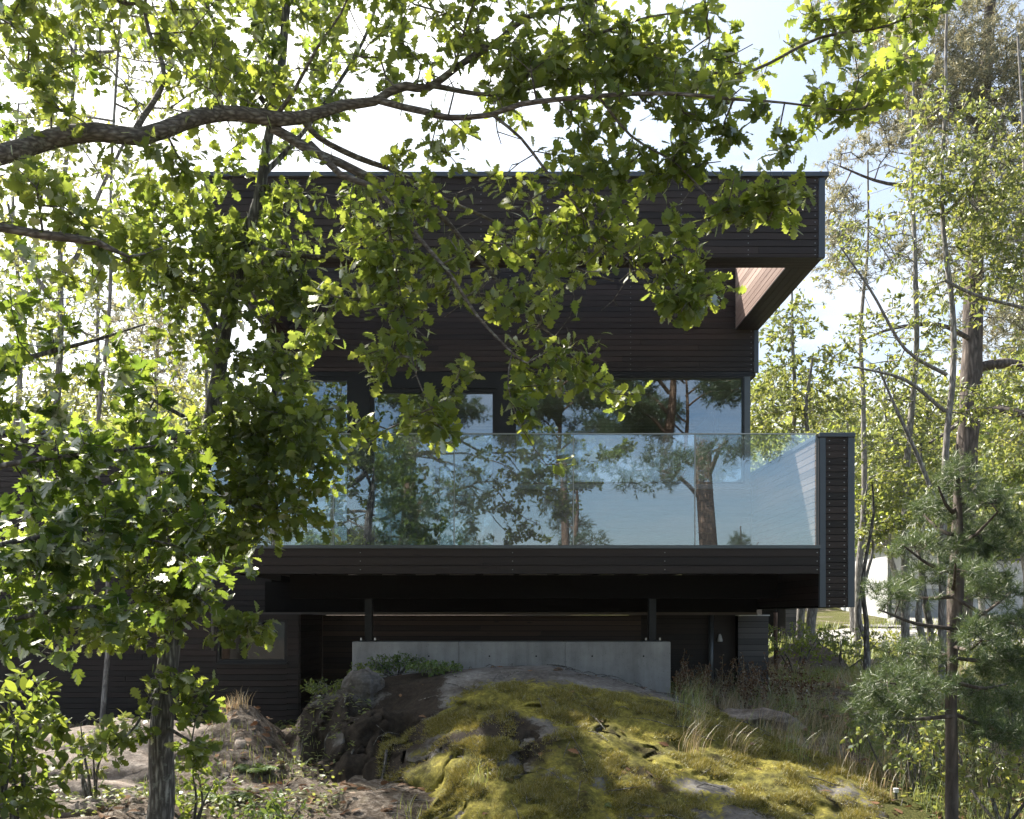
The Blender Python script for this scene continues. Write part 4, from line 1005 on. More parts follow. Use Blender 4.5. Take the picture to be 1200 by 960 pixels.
blobs = [(1050, 700, 36, 12, 6.3, .2, 1), (1080, 680, 30, 14, 6.7, .25, 1), (1160, 690, 40, 18, 6.7, .25, 1.2), (1190, 730, 34, 16, 6.2, .25, 1.2), (1150, 640, 50, 18, 6.5, .3, 1.2), (1080, 640, 34, 14, 6.5, .25, 1), (1180, 620, 30, 18, 6.6, .25, 1), (1160, 590, 36, 20, 6.4, .25, 1), (1100, 600, 30, 14, 6.6, .2, .9), (1125, 560, 22, 20, 6.5, .2, 1),
         (1070, 770, 40, 16, 6.6, .25, 1), (1180, 775, 44, 20, 6.4, .25, 1.3), (1060, 805, 50, 18, 6.1, .3, 1.1), (1170, 815, 44, 20, 6.8, .3, 1.1), (1030, 835, 40, 16, 6.3, .25, 1), (1170, 855, 40, 20, 6.5, .25, .9), (1130, 670, 20, 14, 6.1, .2, 1), (1140, 745, 26, 14, 5.9, .15, 1)]
make_tree('young_pine', 'young pine with soft blue green needles in front of the white garage', 'pine', (pb[0], pb[1], pz), limbs, blob_points(blobs, 60, 0, np.random.default_rng(2)), M['bark_pine'], M['needle'],
          step=.10, r0=.0013, wander=.1, seed=9, needle=dict(sprigs=4, len=.09, per=40, nl=.055, w=.0013))

# ------------------------------------------------------------------ background trees
def bg_tree(name, label, px, y, top, lean, w, blobs, bark, leafm, kind='small', per=6, size=.10, step=.35, seed=1, group='background trees', per_px=260, limbs_px=(), r0=.003, spread=.18, tilt=.8, needle=None, base_py=None, extra=None, wander=.18):
    """trunk from the ground at photo column px (distance y) up to photo row top"""
    x = (px - VX) / F * y; zg = float(ground_z(x, y)); zt = (VY - top) / F * y
    k = 6; rows = []
    rng = np.random.default_rng(seed)
    for i in range(k + 1):
        f = i / k
        rows.append((x + lean * f * y / F + rng.normal() * .004 * y * (0 < i < k), y + rng.normal() * .05, zg - .2 + (zt - zg + .2) * f, w / 2 * y / F * (1 - .85 * f) + .006))
    limbs = [rows] + [px_limb(l) for l in limbs_px]
    t = blob_points(blobs, per_px, 0.5 if y > 12 else 0.9, rng)
    if extra is not None: t = np.concatenate([t, world_blob(extra, rng)])
    return make_tree(name, label, 'tree' if 'pine' not in name else 'pine', (x, y, zg), limbs, t, bark, leafm, kind, per, size, step, group, spread, .3, tilt, r0, 8, wander, needle=needle, twig_sides=3, seed=seed)

# tall pine on the right with heavy lower limbs
bg_tree('pine_tree', 'tall old pine with a thick grey brown trunk rising on the right', 1118, 19, -330, 50, 30,
        [(1080, 90, 80, 60, 18.5, 2, 1), (1010, 190, 40, 40, 19, 1.2, 1.2), (1060, 220, 80, 50, 19, 2, 1), (1160, 120, 90, 80, 19, 2, 1), (1020, 300, 50, 50, 19, 1.5, .7), (1120, 300, 80, 50, 19, 2, .6), (1190, 240, 60, 60, 19, 2, 1), (1180, 380, 50, 40, 20, 2, .9), (1100, -60, 150, 100, 19, 3, .5), (1000, 250, 40, 40, 19, 1, .9)],
        M['bark_pine'], M['needle_grey'], step=.3, seed=31, per_px=42, group='tall pines', r0=.0035,
        limbs_px=[[(1145, 430, 19, 12), (1180, 425, 19, 12), (1230, 440, 19, 9)], [(1135, 485, 19, 12), (1170, 480, 18.5, 10), (1230, 495, 18, 7)], [(1140, 400, 19, 6), (1100, 380, 18.6, 5), (1050, 385, 18.4, 4), (1010, 400, 18.4, 2)],
                  [(1150, 230, 19, 7), (1100, 220, 19, 6), (1040, 215, 19, 4), (985, 195, 19, 2)], [(1152, 150, 19, 6), (1090, 100, 19, 4), (1030, 80, 19, 2)], [(1150, 300, 19, 6), (1200, 260, 19, 4)], [(1140, 470, 19, 6), (1120, 500, 18.6, 5), (1090, 520, 18.4, 3)]],
        needle=dict(sprigs=4, len=.24, per=16, nl=.11, w=.009))
# thin tree with a pale straight trunk in front of it
bg_tree('slender_tree', 'slender pale stemmed tree with sparse light leaves right of the terrace', 1105, 11.5, -60, 8, 9,
        [(1060, 230, 50, 30, 11.5, .6, .8), (1110, 200, 50, 50, 11.3, .6, 1), (1090, 130, 35, 30, 11.4, .5, .7), (1150, 140, 30, 40, 11.5, .5, .8), (1020, 310, 40, 30, 11.5, .6, .8), (1060, 350, 60, 36, 11.4, .6, .8), (1130, 330, 50, 30, 11.6, .6, .6), (1010, 400, 40, 30, 11.5, .5, .7), (1080, 420, 50, 26, 11.5, .6, .5), (1040, 280, 60, 30, 11.5, .5, .7), (1150, 250, 50, 50, 11.5, .6, .9), (1185, 290, 30, 50, 11.3, .4, 1), (1180, 200, 40, 40, 11.5, .5, .7), (1010, 540, 34, 26, 11.6, .5, .8), (1060, 580, 40, 24, 11.6, .5, .8), (1150, 470, 40, 30, 11.6, .5, .7), (1160, 560, 40, 20, 11.6, .5, .7), (1050, 480, 40, 26, 11.6, .5, .6)],
        M['bark_pale'], M['ash'], 'oval', 6, .075, .22, seed=32, per_px=40, group='slender saplings', r0=.0028, spread=.08,
        limbs_px=[[(1108, 480, 11.5, 5), (1060, 445, 11.4, 4), (1000, 430, 11.3, 2)], [(1108, 440, 11.5, 5), (1060, 410, 11.5, 4), (1020, 340, 11.5, 3), (985, 290, 11.5, 2)], [(1108, 330, 11.5, 4), (1140, 345, 11.4, 4), (1200, 360, 11.3, 4)], [(1107, 610, 11.5, 5), (1060, 500, 11.4, 4), (1030, 430, 11.4, 2)],
                  [(1109, 250, 11.5, 4), (1150, 200, 11.5, 3), (1180, 120, 11.4, 2)]])
bg_tree('slender_tree', 'small leafy sapling just beyond the parapet corner with bright green tufts', 1013, 14.5, 560, 4, 6,
        [(1025, 590, 26, 16, 14.5, .4, 1.2), (1050, 610, 30, 16, 14.3, .4, 1.2), (1020, 625, 24, 12, 14.4, .4, 1), (1060, 560, 34, 20, 14.5, .5, 1)],
        M['bark_pale'], M['ash'], 'oval', 6, .09, .25, seed=33, per_px=34, group='slender saplings', r0=.003, spread=.08)
bg_tree('slender_tree', 'leafy sapling with a low fork growing right of the parapet', 1080, 16, 500, -2, 9,
        [(1060, 520, 45, 26, 16, .6, 1), (1090, 560, 40, 26, 16, .6, 1), (1040, 560, 26, 18, 16, .5, 1), (1075, 600, 36, 20, 15.6, .5, .8), (1120, 520, 36, 24, 16, .5, .8)],
        M['bark_grey'], M['ash'], 'oval', 6, .10, .28, seed=34, per_px=34, group='slender saplings', r0=.003, spread=.09)
# bright trees right behind the terrace corner
bg_tree('leafy_tree', 'bright light green tree directly behind the terrace corner', 935, 17, 330, -8, 10,
        [(930, 380, 36, 36, 17, 1, 1.0), (910, 440, 28, 34, 17, 1, 1.1), (955, 450, 40, 40, 17, 1, 1.0), (925, 500, 40, 30, 17, 1, 1.3), (985, 490, 34, 30, 17, 1, 1.0), (940, 545, 50, 30, 17, 1, 1.2), (890, 480, 20, 40, 17, 1, 1.2), (900, 540, 40, 30, 17, 1, 1.0), (905, 380, 20, 24, 17, .8, .8), (960, 350, 26, 20, 17, .8, .7)],
        M['bark_pale'], M['ash'], 'oval', 6, .10, .3, seed=35, per_px=36, r0=.003, spread=.10)
bg_tree('leafy_tree', 'yellow green tree with a fine open crown beyond the roof corner', 1005, 20, 190, 10, 9,
        [(1010, 240, 40, 30, 20, 1.2, .6), (1040, 260, 40, 40, 20, 1.2, .6), (990, 320, 36, 30, 20, 1.2, .6), (1030, 380, 46, 36, 20, 1.2, .6), (1060, 200, 36, 36, 20, 1.2, .6), (990, 460, 40, 36, 20, 1.2, .8), (1040, 480, 46, 30, 20, 1.2, .8)],
        M['bark_pale'], M['ash_yellow'], 'oval', 6, .11, .35, seed=36, per_px=36, r0=.0035, spread=.2)
bg_tree('leafy_tree', 'airy tree filling the gap between the roof corner and the old pine', 1060, 15, 60, 12, 10,
        [(1040, 150, 40, 36, 15, 1, .5), (1000, 290, 44, 40, 15, 1, .8), (1060, 300, 50, 40, 15, 1, .7), (1020, 370, 50, 36, 15, 1, .8), (1090, 390, 50, 40, 15, 1, .7), (1030, 450, 50, 34, 15, 1, .9), (1100, 470, 50, 34, 15, 1, .6), (1090, 240, 50, 40, 15, 1, .6), (1050, 520, 60, 30, 15, 1, .9)],
        M['bark_pale'], M['ash'], 'oval', 6, .085, .3, seed=90, per_px=60, r0=.004, spread=.10)
bg_tree('leafy_tree', 'pale leaved tree leaning in from the right edge', 1215, 14, 40, -20, 12,
        [(1185, 180, 40, 40, 14, 1, .7), (1170, 260, 40, 40, 14, 1, .8), (1185, 340, 40, 40, 14, 1, .8), (1200, 420, 30, 40, 14, 1, .8), (1195, 510, 30, 40, 14, 1, .9), (1190, 90, 36, 40, 14, 1, .5)],
        M['bark_pale'], M['ash_yellow'], 'oval', 6, .08, .3, seed=91, per_px=60, r0=.004, spread=.10)
# grey trunk below the parapet
bg_tree('leafy_tree', 'tree whose straight grey trunk shows just under the end of the terrace', 957, 16.2, 420, -6, 13,
        [(950, 470, 34, 26, 16.3, .8, .7), (970, 430, 26, 26, 16.3, .8, .6), (935, 520, 30, 26, 16.2, .8, .7)], M['bark_pale'], M['ash'], 'oval', 6, .09, .3, seed=37, per_px=50, r0=.003, spread=.10)
bg_tree('slender_tree', 'thin dark bare stem standing between the terrace and the white garage', 1013, 13, 560, 8, 7,
        [(1030, 560, 20, 12, 13, .3, .8)], M['bark_grey'], M['ash'], 'oval', 5, .08, .25, seed=38, per_px=160, group='slender saplings', r0=.003)
bg_tree('slender_tree', 'grey forked stem standing in front of the white garage wall', 1081, 15, 560, 3, 9,
        [(1085, 590, 30, 16, 15, .4, .8), (1070, 640, 26, 12, 15, .4, .5)], M['bark_pale'], M['needle'], 'oval', 5, .08, .25, seed=39, per_px=160, group='slender saplings', r0=.003)
# more depth on the right: a loose row further back
rg = np.random.default_rng(77)
desc = ['broad pale crown', 'narrow crown', 'rounded low crown', 'tall thin crown', 'forked stem', 'olive green crown', 'sunlit yellow crown', 'dense dark crown', 'drooping crown', 'patchy crown']
rows = [(900, 25, 440, 'dense'), (950, 34, 440, ''), (1000, 28, 470, ''), (1050, 32, 430, ''), (1100, 29, 450, 'dense'), (1150, 33, 440, ''), (1195, 28, 400, ''), (1180, 42, 470, ''), (1240, 24, 300, ''), (1250, 34, 380, '')]
for i, (px, y, top, k) in enumerate(rows):
    b = []
    for q in range(10):
        f = q / 9
        b.append((px + rg.normal() * 34, top + 16 + f * (615 - top), 34 + 26 * math.sin(f * 3), 28, y, 1.5, 1.1))
    bg_tree('leafy_tree', f'{desc[i]} of a background tree, number {i + 1} from the terrace corner to the right edge' if 0 else
            ['background tree with a dense crown seen through the corner window', 'pale background tree framed by the terrace end and roof', 'background tree right behind the terrace parapet', 'background tree above the white garage roof',
             'dark background tree behind the young pine', 'olive background tree right of the old pine trunk', 'background tree at the right edge of the picture with pale leaves', 'far tree with a rounded top between two trunks at the right edge',
             'tall tree just outside the right edge with overhanging boughs', 'far tree closing the gap at the right edge'][i],
            px, y, top, rg.normal() * 8, 8, b, M['bark_pale'], [M['ash'], M['ash_yellow'], M['oak'], M['ash']][i % 4], 'small', 9, .17, .6, seed=50 + i, per_px=60, group='background trees on the right', r0=.006, spread=.26)

# ------------------------------------------------------------------ left background, bright against the sky
bg_tree('leafy_tree', 'sunlit tree with a pale forked trunk behind the left wing', 52, 13.5, -40, 40, 11,
        [(60, 300, 60, 40, 13.5, 1, .5), (140, 250, 60, 40, 13.5, 1, .4), (40, 200, 60, 50, 13.5, 1, .5), (120, 350, 60, 40, 13.5, 1, .5), (60, 400, 70, 40, 13.5, 1, .8), (170, 400, 50, 36, 13.5, 1, .6), (130, 460, 90, 36, 13.3, 1, 1), (220, 460, 50, 30, 13.4, .8, .9), (40, 470, 60, 30, 13.4, 1, 1), (90, 100, 80, 60, 13.5, 1, .4), (180, 150, 60, 60, 13.6, 1, .35)],
        M['bark_pale'], M['ash_yellow'], 'oval', 6, .10, .3, seed=41, per_px=90, group='trees behind the left wing', r0=.003, spread=.10,
        limbs_px=[[(60, 330, 13.5, 8), (90, 300, 13.5, 6), (110, 240, 13.5, 5), (150, 160, 13.5, 3)], [(58, 350, 13.5, 7), (25, 300, 13.5, 5), (10, 240, 13.5, 3)]])
bg_tree('leafy_tree', 'light green tree with fine twigs against the white sky at upper left', 118, 11, -160, 20, 5,
        [(170, 40, 60, 50, 11, 1, .55), (90, 60, 70, 50, 11, 1, .5), (250, 110, 50, 50, 11, 1, .5), (60, 130, 60, 40, 11, 1, .5), (190, 120, 50, 40, 11, 1, .45), (20, 40, 50, 50, 11, 1, .55), (110, 190, 60, 40, 11, 1, .45), (240, 30, 60, 40, 11, 1, .5), (350, 60, 60, 50, 11, 1, .4), (20, 320, 40, 40, 11, 1, .5), (200, 360, 40, 30, 11, 1, .4)],
        M['bark_pale'], M['ash'], 'oval', 6, .09, .28, seed=42, per_px=100, group='trees behind the left wing', r0=.0028, spread=.09,
        extra=[(-4.6, 11, 7.4, 2.2, 2, 1.2, 220), (-6.8, 11.5, 6.6, 1.8, 1.8, 1.8, 220)])  # unseen extra crowns added toward the sun to shade the lower left leaves
bg_tree('pine_tree', 'hazy grey green pine far behind the left wing', 185, 24, 270, 0, 8,
        [(185, 330, 36, 30, 24, 1.5, 1), (160, 390, 50, 34, 24, 1.5, 1), (215, 400, 40, 40, 24, 1.5, 1), (180, 440, 60, 26, 24, 1.5, 1)],
        M['bark_pine'], M['needle_grey'], step=.4, seed=43, per_px=70, group='tall pines', r0=.005, needle=dict(sprigs=4, len=.25, per=14, nl=.12, w=.011))
for i, (px, y, top, lab) in enumerate([(-60, 15, -60, 'tree outside the left edge with boughs reaching into view'), (20, 19, 120, 'sunlit crown low down at the left edge behind the wing'), (120, 20, 260, 'low bright crown behind the wing roof on the left'), (235, 22, 330, 'tree showing between the oak trunk and the upper wall')]):
    b = []
    for q in range(7):
        f = q / 6
        b.append((px + rg.normal() * 34, top + f * (520 - top), 52, 40, y, 1.5, .6))
    bg_tree('leafy_tree', lab, px, y, top, 0, 10, b, M['bark_pale'], M['ash_yellow'] if i % 2 else M['ash'], 'oval', 7, .12, .45, seed=60 + i, per_px=90, group='trees behind the left wing', r0=.004, spread=.2)

# ------------------------------------------------------------------ what stands behind the camera and shows in the glass
def back_pine(label, x, y, h, w, seed, crown0=.45, n=60):
    zg = float(ground_z(x, y)); rng = np.random.default_rng(seed)
    limbs = [[(x, y, zg - .3, w * .55), (x + .05, y, zg + h * .3, w * .47), (x - .1, y, zg + h * .6, w * .36), (x + .1, y, zg + h * .85, w * .2), (x, y, zg + h, .03)]]
    bl = []
    for k in range(9):
        f = crown0 + (1 - crown0) * k / 8; a = rng.random() * 6.28; r = h * .17 * (1.15 - f * .6)
        e = (x + math.cos(a) * r, y + math.sin(a) * r, zg + h * f + .3)
        limbs.append([(x, y, zg + h * f - .4, w * .12), (*[(p + q) / 2 for p, q in zip((x, y, zg + h * f), e)], w * .09), (*e, w * .03)])
        bl.append((*e, r * .7, r * .7, h * .045, n))
    return make_tree('pine_tree', label, 'pine', (x, y, zg), limbs, world_blob(bl, rng), M['bark_red'], M['needle'], step=.35, group='pines behind the photographer', r0=.005, wander=.2, seed=seed,
                     twig_sides=3, needle=dict(sprigs=4, len=.28, per=16, nl=.13, w=.011))
back_pine('pine with a red brown trunk mirrored in the railing', 4.45, -2.2, 9.5, .46, 81, .5)
back_pine('pine mirrored faintly in the left door', -2.6, -9, 11, .4, 82, .3)
back_pine('pine mirrored near the window corner', 3.4, -27, 13, .4, 84, .35)
back_pine('pine mirrored between the two doors', -4.6, -20, 12, .38, 88, .3)
back_pine('dense pine mirrored high in the left half of the big window', 2.2, -15, 14.5, .34, 92, .72, 150)
back_pine('dense pine mirrored high in the right half of the big window', 7.66, -17, 15.5, .36, 93, .72, 150)
back_pine('dense pine mirrored high in the doors', -3.2, -14, 14, .34, 94, .7, 130)
back_pine('pine mirrored at the left end of the glass', -8, -6, 10, .38, 85, .4)
# ------------------------------------------------------------------ undergrowth
rng = np.random.default_rng(99)
def blades(P, h, w, lean=.35, seg=3, rng=rng, dirn=(0, 0)):
    """bent grass blades standing on points P"""
    n = len(P); a = rng.random(n) * 6.283
    d = np.stack([np.cos(a), np.sin(a), np.zeros(n)], 1) * lean + np.array([dirn[0], dirn[1], 0]); s = np.stack([-np.sin(a), np.cos(a), np.zeros(n)], 1)
    H = h * (.5 + .8 * rng.random(n)); V = []
    for k in range(seg + 1):
        f = k / seg
        c = P + np.array([0, 0, 1.0]) * (H * f * (1 - .25 * f * lean))[:, None] + d * (H * f * f)[:, None] * (.6 + .8 * rng.random((n, 1)) * 0 + .2)
        ww = w * (1 - f) + w * .08
        V += [c - s * ww, c + s * ww]
    V = np.stack(V, 1); k = 2 * (seg + 1)
    Q = np.array([(2 * i, 2 * i + 1, 2 * i + 3, 2 * i + 2) for i in range(seg)])
    return V.reshape(-1, 3), (Q[None] + (np.arange(n) * k)[:, None, None]).reshape(-1, 4)
def scatter(n, x0, x1, y0, y1, cond=None):
    x = rng.uniform(x0, x1, n * 3); y = rng.uniform(y0, y1, n * 3)
    k = np.ones(len(x), bool) if cond is None else cond(x, y)
    x, y = x[k][:n], y[k][:n]
    return np.stack([x, y, surf_zs(x, y)], 1)
# short grass and ground cover, many thousand blades
P = scatter(46000, 2.4, 9, 5.0, 16, lambda x, y: (fbm(x * .8, y * .8, 0, 3, 12) > -.25) & ((x > 3.1) | (y > 9.5)))
Pl = scatter(3000, -6, -1.6, 5.5, 11.5, lambda x, y: fbm(x * 1.1, y * 1.1, 0, 3, 14) > .35)
Pf = scatter(9000, 3, 22, 15, 34, lambda x, y: fbm(x * .3, y * .3, 0, 3, 13) > -.1)
V, Q = join([blades(P, .12, .003), blades(Pl, .08, .0026), blades(Pf, .28, .012)])
tag(link('grass', raw_mesh('grass', V, Q, M['grass'])), kind='stuff')
P = scatter(8000, 2.3, 8, 7.0, 14.5, lambda x, y: fbm(x * 1.0, y * 1.0, 0, 3, 17) > .0)
V, Q = blades(P, .22, .0022, .5)
tag(link('dry_grass', raw_mesh('dry_grass', V, Q, M['dry'])), kind='stuff')
# low broad leaved ground cover
P = np.concatenate([scatter(5200, -6, -1.2, 5.4, 11, lambda x, y: fbm(x * 1.3, y * 1.3, 0, 3, 114) > .12), scatter(5200, 2.6, 8, 5.4, 14, lambda x, y: (fbm(x * 1.2, y * 1.2, 0, 3, 115) > -.05) & ((x > 3.0) | (y > 9.6)))])
P[:, 2] += .01 + .09 * rng.random(len(P)); aa = rng.random(len(P)) * 6.28
V, Q = place(TPL['oval'], P, np.stack([np.cos(aa), np.sin(aa), rng.normal(size=len(P)) * .3 + .1], 1), np.array([0, 0, 1.0]) + rng.normal(size=(len(P), 3)) * .4, .03 + .03 * rng.random(len(P)))
tag(link('ground_cover', raw_mesh('ground_cover', V, Q, M['ash'])), kind='stuff')
# dead leaves and twigs on the ground
P = scatter(9000, -6.5, 8, 5.2, 14.5)
nn = len(P); a = rng.random(nn) * 6.28
d = np.stack([np.cos(a), np.sin(a), rng.normal(size=nn) * .25], 1); nr = np.array([0, 0, 1.0]) + rng.normal(size=(nn, 3)) * .45
on_rock = P[:, 2] > ground_z(P[:, 0], P[:, 1]) + .02
keep = ~on_rock | (rng.random(nn) < .08)
V, Q = place(TPL['oak'], P[keep] + [0, 0, .012], d[keep], nr[keep], .06 + .04 * rng.random(keep.sum()))
tag(link('leaf_litter', raw_mesh('leaf_litter', V, Q, M['litter'])), kind='stuff')
V = []
for k in range(420):
    x, y = rng.uniform(-5, 7), rng.uniform(5.4, 11); z = surf_z(x, y)
    a = rng.random() * 6.28; l = rng.uniform(.08, .4)
    p = [np.array([x + math.cos(a) * l * t, y + math.sin(a) * l * t, surf_z(x + math.cos(a) * l * t, y + math.sin(a) * l * t) + .01 + .02 * math.sin(3 * t)]) for t in (0, .35, .7, 1)]
    V.append(sweep(p, [.004, .004, .003, .002], 4))
V, Q = join(V)
tag(link('fallen_twigs', raw_mesh('fallen_twigs', V, Q, M['bark_grey'], smooth=True)), kind='stuff')
# pebbles and broken stone on the left bank
V = []
for k in range(260):
    x, y = rng.uniform(-5.5, -1.5), rng.uniform(5.4, 11); r = rng.uniform(.012, .05) * (1.8 if k % 17 == 0 else 1)
    ang = np.linspace(0, 6.283, 7)[:-1]; z = float(ground_z(x, y))
    top = np.stack([x + r * np.cos(ang) * rng.uniform(.5, .8), y + r * np.sin(ang) * .6, z + r * .5 + 0 * ang + rng.normal(size=6) * r * .08], 1)
    bot = np.stack([x + r * np.cos(ang) * rng.uniform(.8, 1.2, 6), y + r * np.sin(ang), z - r * .2 + 0 * ang], 1)
    Vv = np.concatenate([bot, top, [[x, y, z + r * .62]]])
    Qq = [(i, (i + 1) % 6, 6 + (i + 1) % 6) for i in range(6)] + [(i, 6 + (i + 1) % 6, 6 + i) for i in range(6)] + [(6 + i, 6 + (i + 1) % 6, 12) for i in range(6)]
    V.append((Vv, np.array(Qq)))
V, Q = join(V)
tag(link('pebbles', raw_mesh('pebbles', V, Q, M['slab'])), kind='stuff')

def rock(name, label, x, y, rx, ry, h, seed, mat='slab', rot=0, sink=.3):
    n, m_ = 64, 26; V = []
    th = np.linspace(0, 2 * math.pi, n, endpoint=False); ph = np.linspace(-.35, math.pi / 2, m_)
    zg = surf_z(x, y)
    for p in ph:
        c = np.cos(p) ** .55 if p > 0 else 1.0
        ux, uy, uz = np.cos(th) * c, np.sin(th) * c, np.sin(p) + 0 * th
        r = 1 + .20 * fbm(ux * 1.3 + seed, uy * 1.3, uz * 1.3, 3, seed) + .05 * fbm(ux * 5, uy * 5, uz * 5 + seed, 3, seed)
        X = ux * rx * r; Y = uy * ry * r; Z = uz * h * (1 + .25 * fbm(ux * 1.5, uy * 1.5, seed, 3, seed + 2)) 
        cr = np.abs(fbm(ux * 1.4 + 5, uy * 1.8 + seed, 0, 2, seed + 9)); Z = Z - .22 * h * np.exp(-(cr / .05) ** 2)
        V.append(np.stack([x + X * math.cos(rot) - Y * math.sin(rot), y + X * math.sin(rot) + Y * math.cos(rot), zg - h * sink + Z], 1))
    V = np.concatenate(V)
    Q = np.array([(i * n + j, i * n + (j + 1) % n, (i + 1) * n + (j + 1) % n, (i + 1) * n + j) for i in range(m_ - 1) for j in range(n)])
    return tag(link(name, raw_mesh(name, V, Q, M[mat], smooth=True)), label, 'rock')
rock('rock', 'broad flat pinkish slab lying in the sun left of the grey oak trunk', -3.6, 9.0, 1.3, 1.0, .42, 3)
rock('rock', 'cracked low slab in front of the sunlit pinkish one', -3.35, 7.7, .62, .42, .24, 5, rot=.4)
rock('rock', 'small sunlit rock between the oak trunk and the bank', -2.75, 9.9, .5, .5, .2, 8)
rock('rock', 'grey stone half buried in the dirt at the bottom left', -2.95, 6.7, .24, .17, .12, 12, rot=.3)
rock('rock', 'flat grey slab behind the crest of the boulder near the dry weeds', 2.38, 9.25, .46, .30, .15, 14)
rock('rock', 'pale rock among the bushes under the terrace end', 4.75, 15, .7, .5, .45, 17)
rock('rock', 'pale stone beside the thin stems right of the terrace', 6.1, 15.5, .5, .5, .3, 19)
rock('rock', 'rough stone lodged on the left shoulder of the boulder under the ferns', -1.32, 9.0, .22, .2, .3, 23, mat='rock')

# dry weeds with brown seed heads behind the crest, each its own plant
def weed(x, y, h, seed, label):
    r = np.random.default_rng(seed); z = surf_z(x, y); root = thing('dry_weed', label, 'weed', (x, y, z), 'brown dry weeds behind the boulder')
    S = []; hd = []
    for k in range(r.integers(2, 5)):
        a = r.random() * 6.28; l = h * r.uniform(.7, 1.1); b = r.uniform(.1, .35)
        pts = [np.array([x + math.cos(a) * b * l * f ** 1.5, y + math.sin(a) * b * l * f ** 1.5, z + l * f]) for f in np.linspace(0, 1, 5)]
        S.append(sweep(pts, [.0035, .003, .0025, .002, .0012], 4))
        for q in range(34):
            f = r.uniform(.3, 1.0); p = pts[min(4, int(f * 4))] * (1 - (f * 4) % 1) + pts[min(4, int(f * 4) + 1)] * ((f * 4) % 1)
            hd.append(p + r.normal(size=3) * .012)
    V, Q = join(S); link('stem', raw_mesh('stem', V, Q, M['dry']), root)
    P = np.array(hd); V, Q = place(TPL['small'], P, r.normal(size=P.shape), r.normal(size=P.shape), .018 + .02 * r.random(len(P)))
    link('seed_head', raw_mesh('seed_head', V, Q, M['litter']), root)
wr = np.random.default_rng(5)
WL = 'knee high brown weed with dry seed heads in the row behind the boulder crest'
for k in range(40):
    f = k / 39
    px = 790 + 150 * f + wr.normal() * 8; y = wr.uniform(9.9, 11.6)
    weed((px - VX) / F * y, y, wr.uniform(.28, .55), 300 + k, WL)
# long arching straw blades right of the crest
def tuft(name, label, x, y, h, n, mat, seed, dirn=(0, 0), w=.0028, lean=.5, group=None):
    r = np.random.default_rng(seed)
    P = np.array([x, y, 0]) + r.normal(size=(n, 3)) * [.07, .07, 0]
    P[:, 2] = surf_zs(P[:, 0], P[:, 1]) - .005
    V, Q = blades(P, h, w, lean, 5, r, dirn)
    return tag(link(name, raw_mesh(name, V, Q, M[mat])), label, 'grass tuft', group)
for k in range(34):
    px = 800 + wr.random() * 250; y = wr.uniform(7.6, 10.5) ; x = (px - VX) / F * y
    zc = surf_z(x, y)
    tuft('grass_tuft', 'long straw coloured grass tuft leaning right on the slope beside the boulder', x, y, wr.uniform(.16, .36), 60, 'dry' if k % 2 else 'grass', 400 + k, (wr.uniform(.1, .5), wr.uniform(-.3, 0)), w=.0016, group='long grass beside the boulder')
tuft('grass_tuft', 'pale grass tuft at the top of the sunlit left bank', -2.5, 8.9, .16, 120, 'dry', 450, (.1, -.4))
tuft('grass_tuft', 'green grass tuft behind the flat slab on the left', -3.3, 9.9, .3, 160, 'grass', 451)
tuft('grass_tuft', 'small green blades at the foot of the boulder front', at(480, 900, 6.8)[0], 6.9, .16, 30, 'grass', 452)
tuft('grass_tuft', 'yellow green blades in the crevice of the boulder', at(566, 935, 6.9)[0], 7.0, .15, 26, 'grass', 453)

# ferns
def fern(label, x, y, n, l, seed, name='fern'):
    r = np.random.default_rng(seed); z = surf_z(x, y); root = thing(name, label, 'fern', (x, y, z))
    S = []; P = []; D = []; Nn = []; Sz = []
    for k in range(n):
        a = r.random() * 6.28; L_ = l * r.uniform(.6, 1.1); o = np.array([math.cos(a), math.sin(a), 0])
        pts = [np.array([x, y, z - .01]) + o * L_ * f * .8 + np.array([0, 0, L_ * (.75 * f - .6 * f * f)]) for f in np.linspace(0, 1, 12)]
        S.append(sweep(pts, .0016, 4)); side = np.array([-o[1], o[0], 0])
        for i in range(2, 12):
            for q in (0, .5):
                pp = pts[i - 1] * (1 - q) + pts[i] * q
                for sg in (1, -1):
                    P.append(pp); D.append(side * sg + o * .3 + np.array([0, 0, -.1])); Nn.append(np.array([0, 0, 1.0]) - o * .1 + r.normal(size=3) * .15); Sz.append(L_ * .30 * math.sin(.35 + 2.6 * (i - q) / 12))
    V, Q = join(S); link('stem', raw_mesh('stem', V, Q, M['fern']), root)
    V, Q = place(TPL['oval'], np.array(P), np.array(D), np.array(Nn), np.array(Sz), np.array(Sz) * .55)
    link('frond', raw_mesh('frond', V, Q, M['fern']), root)
def fat(px, py, label, n, l, seed):
    p = surf(px, py); 
    if p is not None: fern(label, p[0], p[1], n, l, seed)
fat(265, 940, 'pale fern on the dirt bank right of the oak trunk', 16, .34, 64)
fat(300, 905, 'fern on the sunlit bank left of the boulder', 12, .26, 65)
fat(720, 945, 'tiny leafy plant at the foot of the mossy face', 10, .12, 66)
shrub('dark green leafy clump on top of the boulder against the concrete', 464, 790, 9.9, .26, .62, 150, M['fern'], 'oval', .035, 161, 7, 'ground_plant', .2)
shrub('lighter green low plant on the left shoulder of the boulder', 508, 805, 9.2, .15, .62, 110, M['fern'], 'oval', .04, 162, 7, 'ground_plant', .1, .4)
shrub('small plant at the left end of the concrete foundation', 425, 800, 9.6, .2, .4, 60, M['oak_dark'], 'oval', .035, 163, 6, 'ground_plant', .2)
shrub('trailing plant on the dark left edge of the boulder', 378, 800, 9.1, .2, .5, 60, M['oak_dark'], 'oval', .035, 167, 6, 'ground_plant', .4)
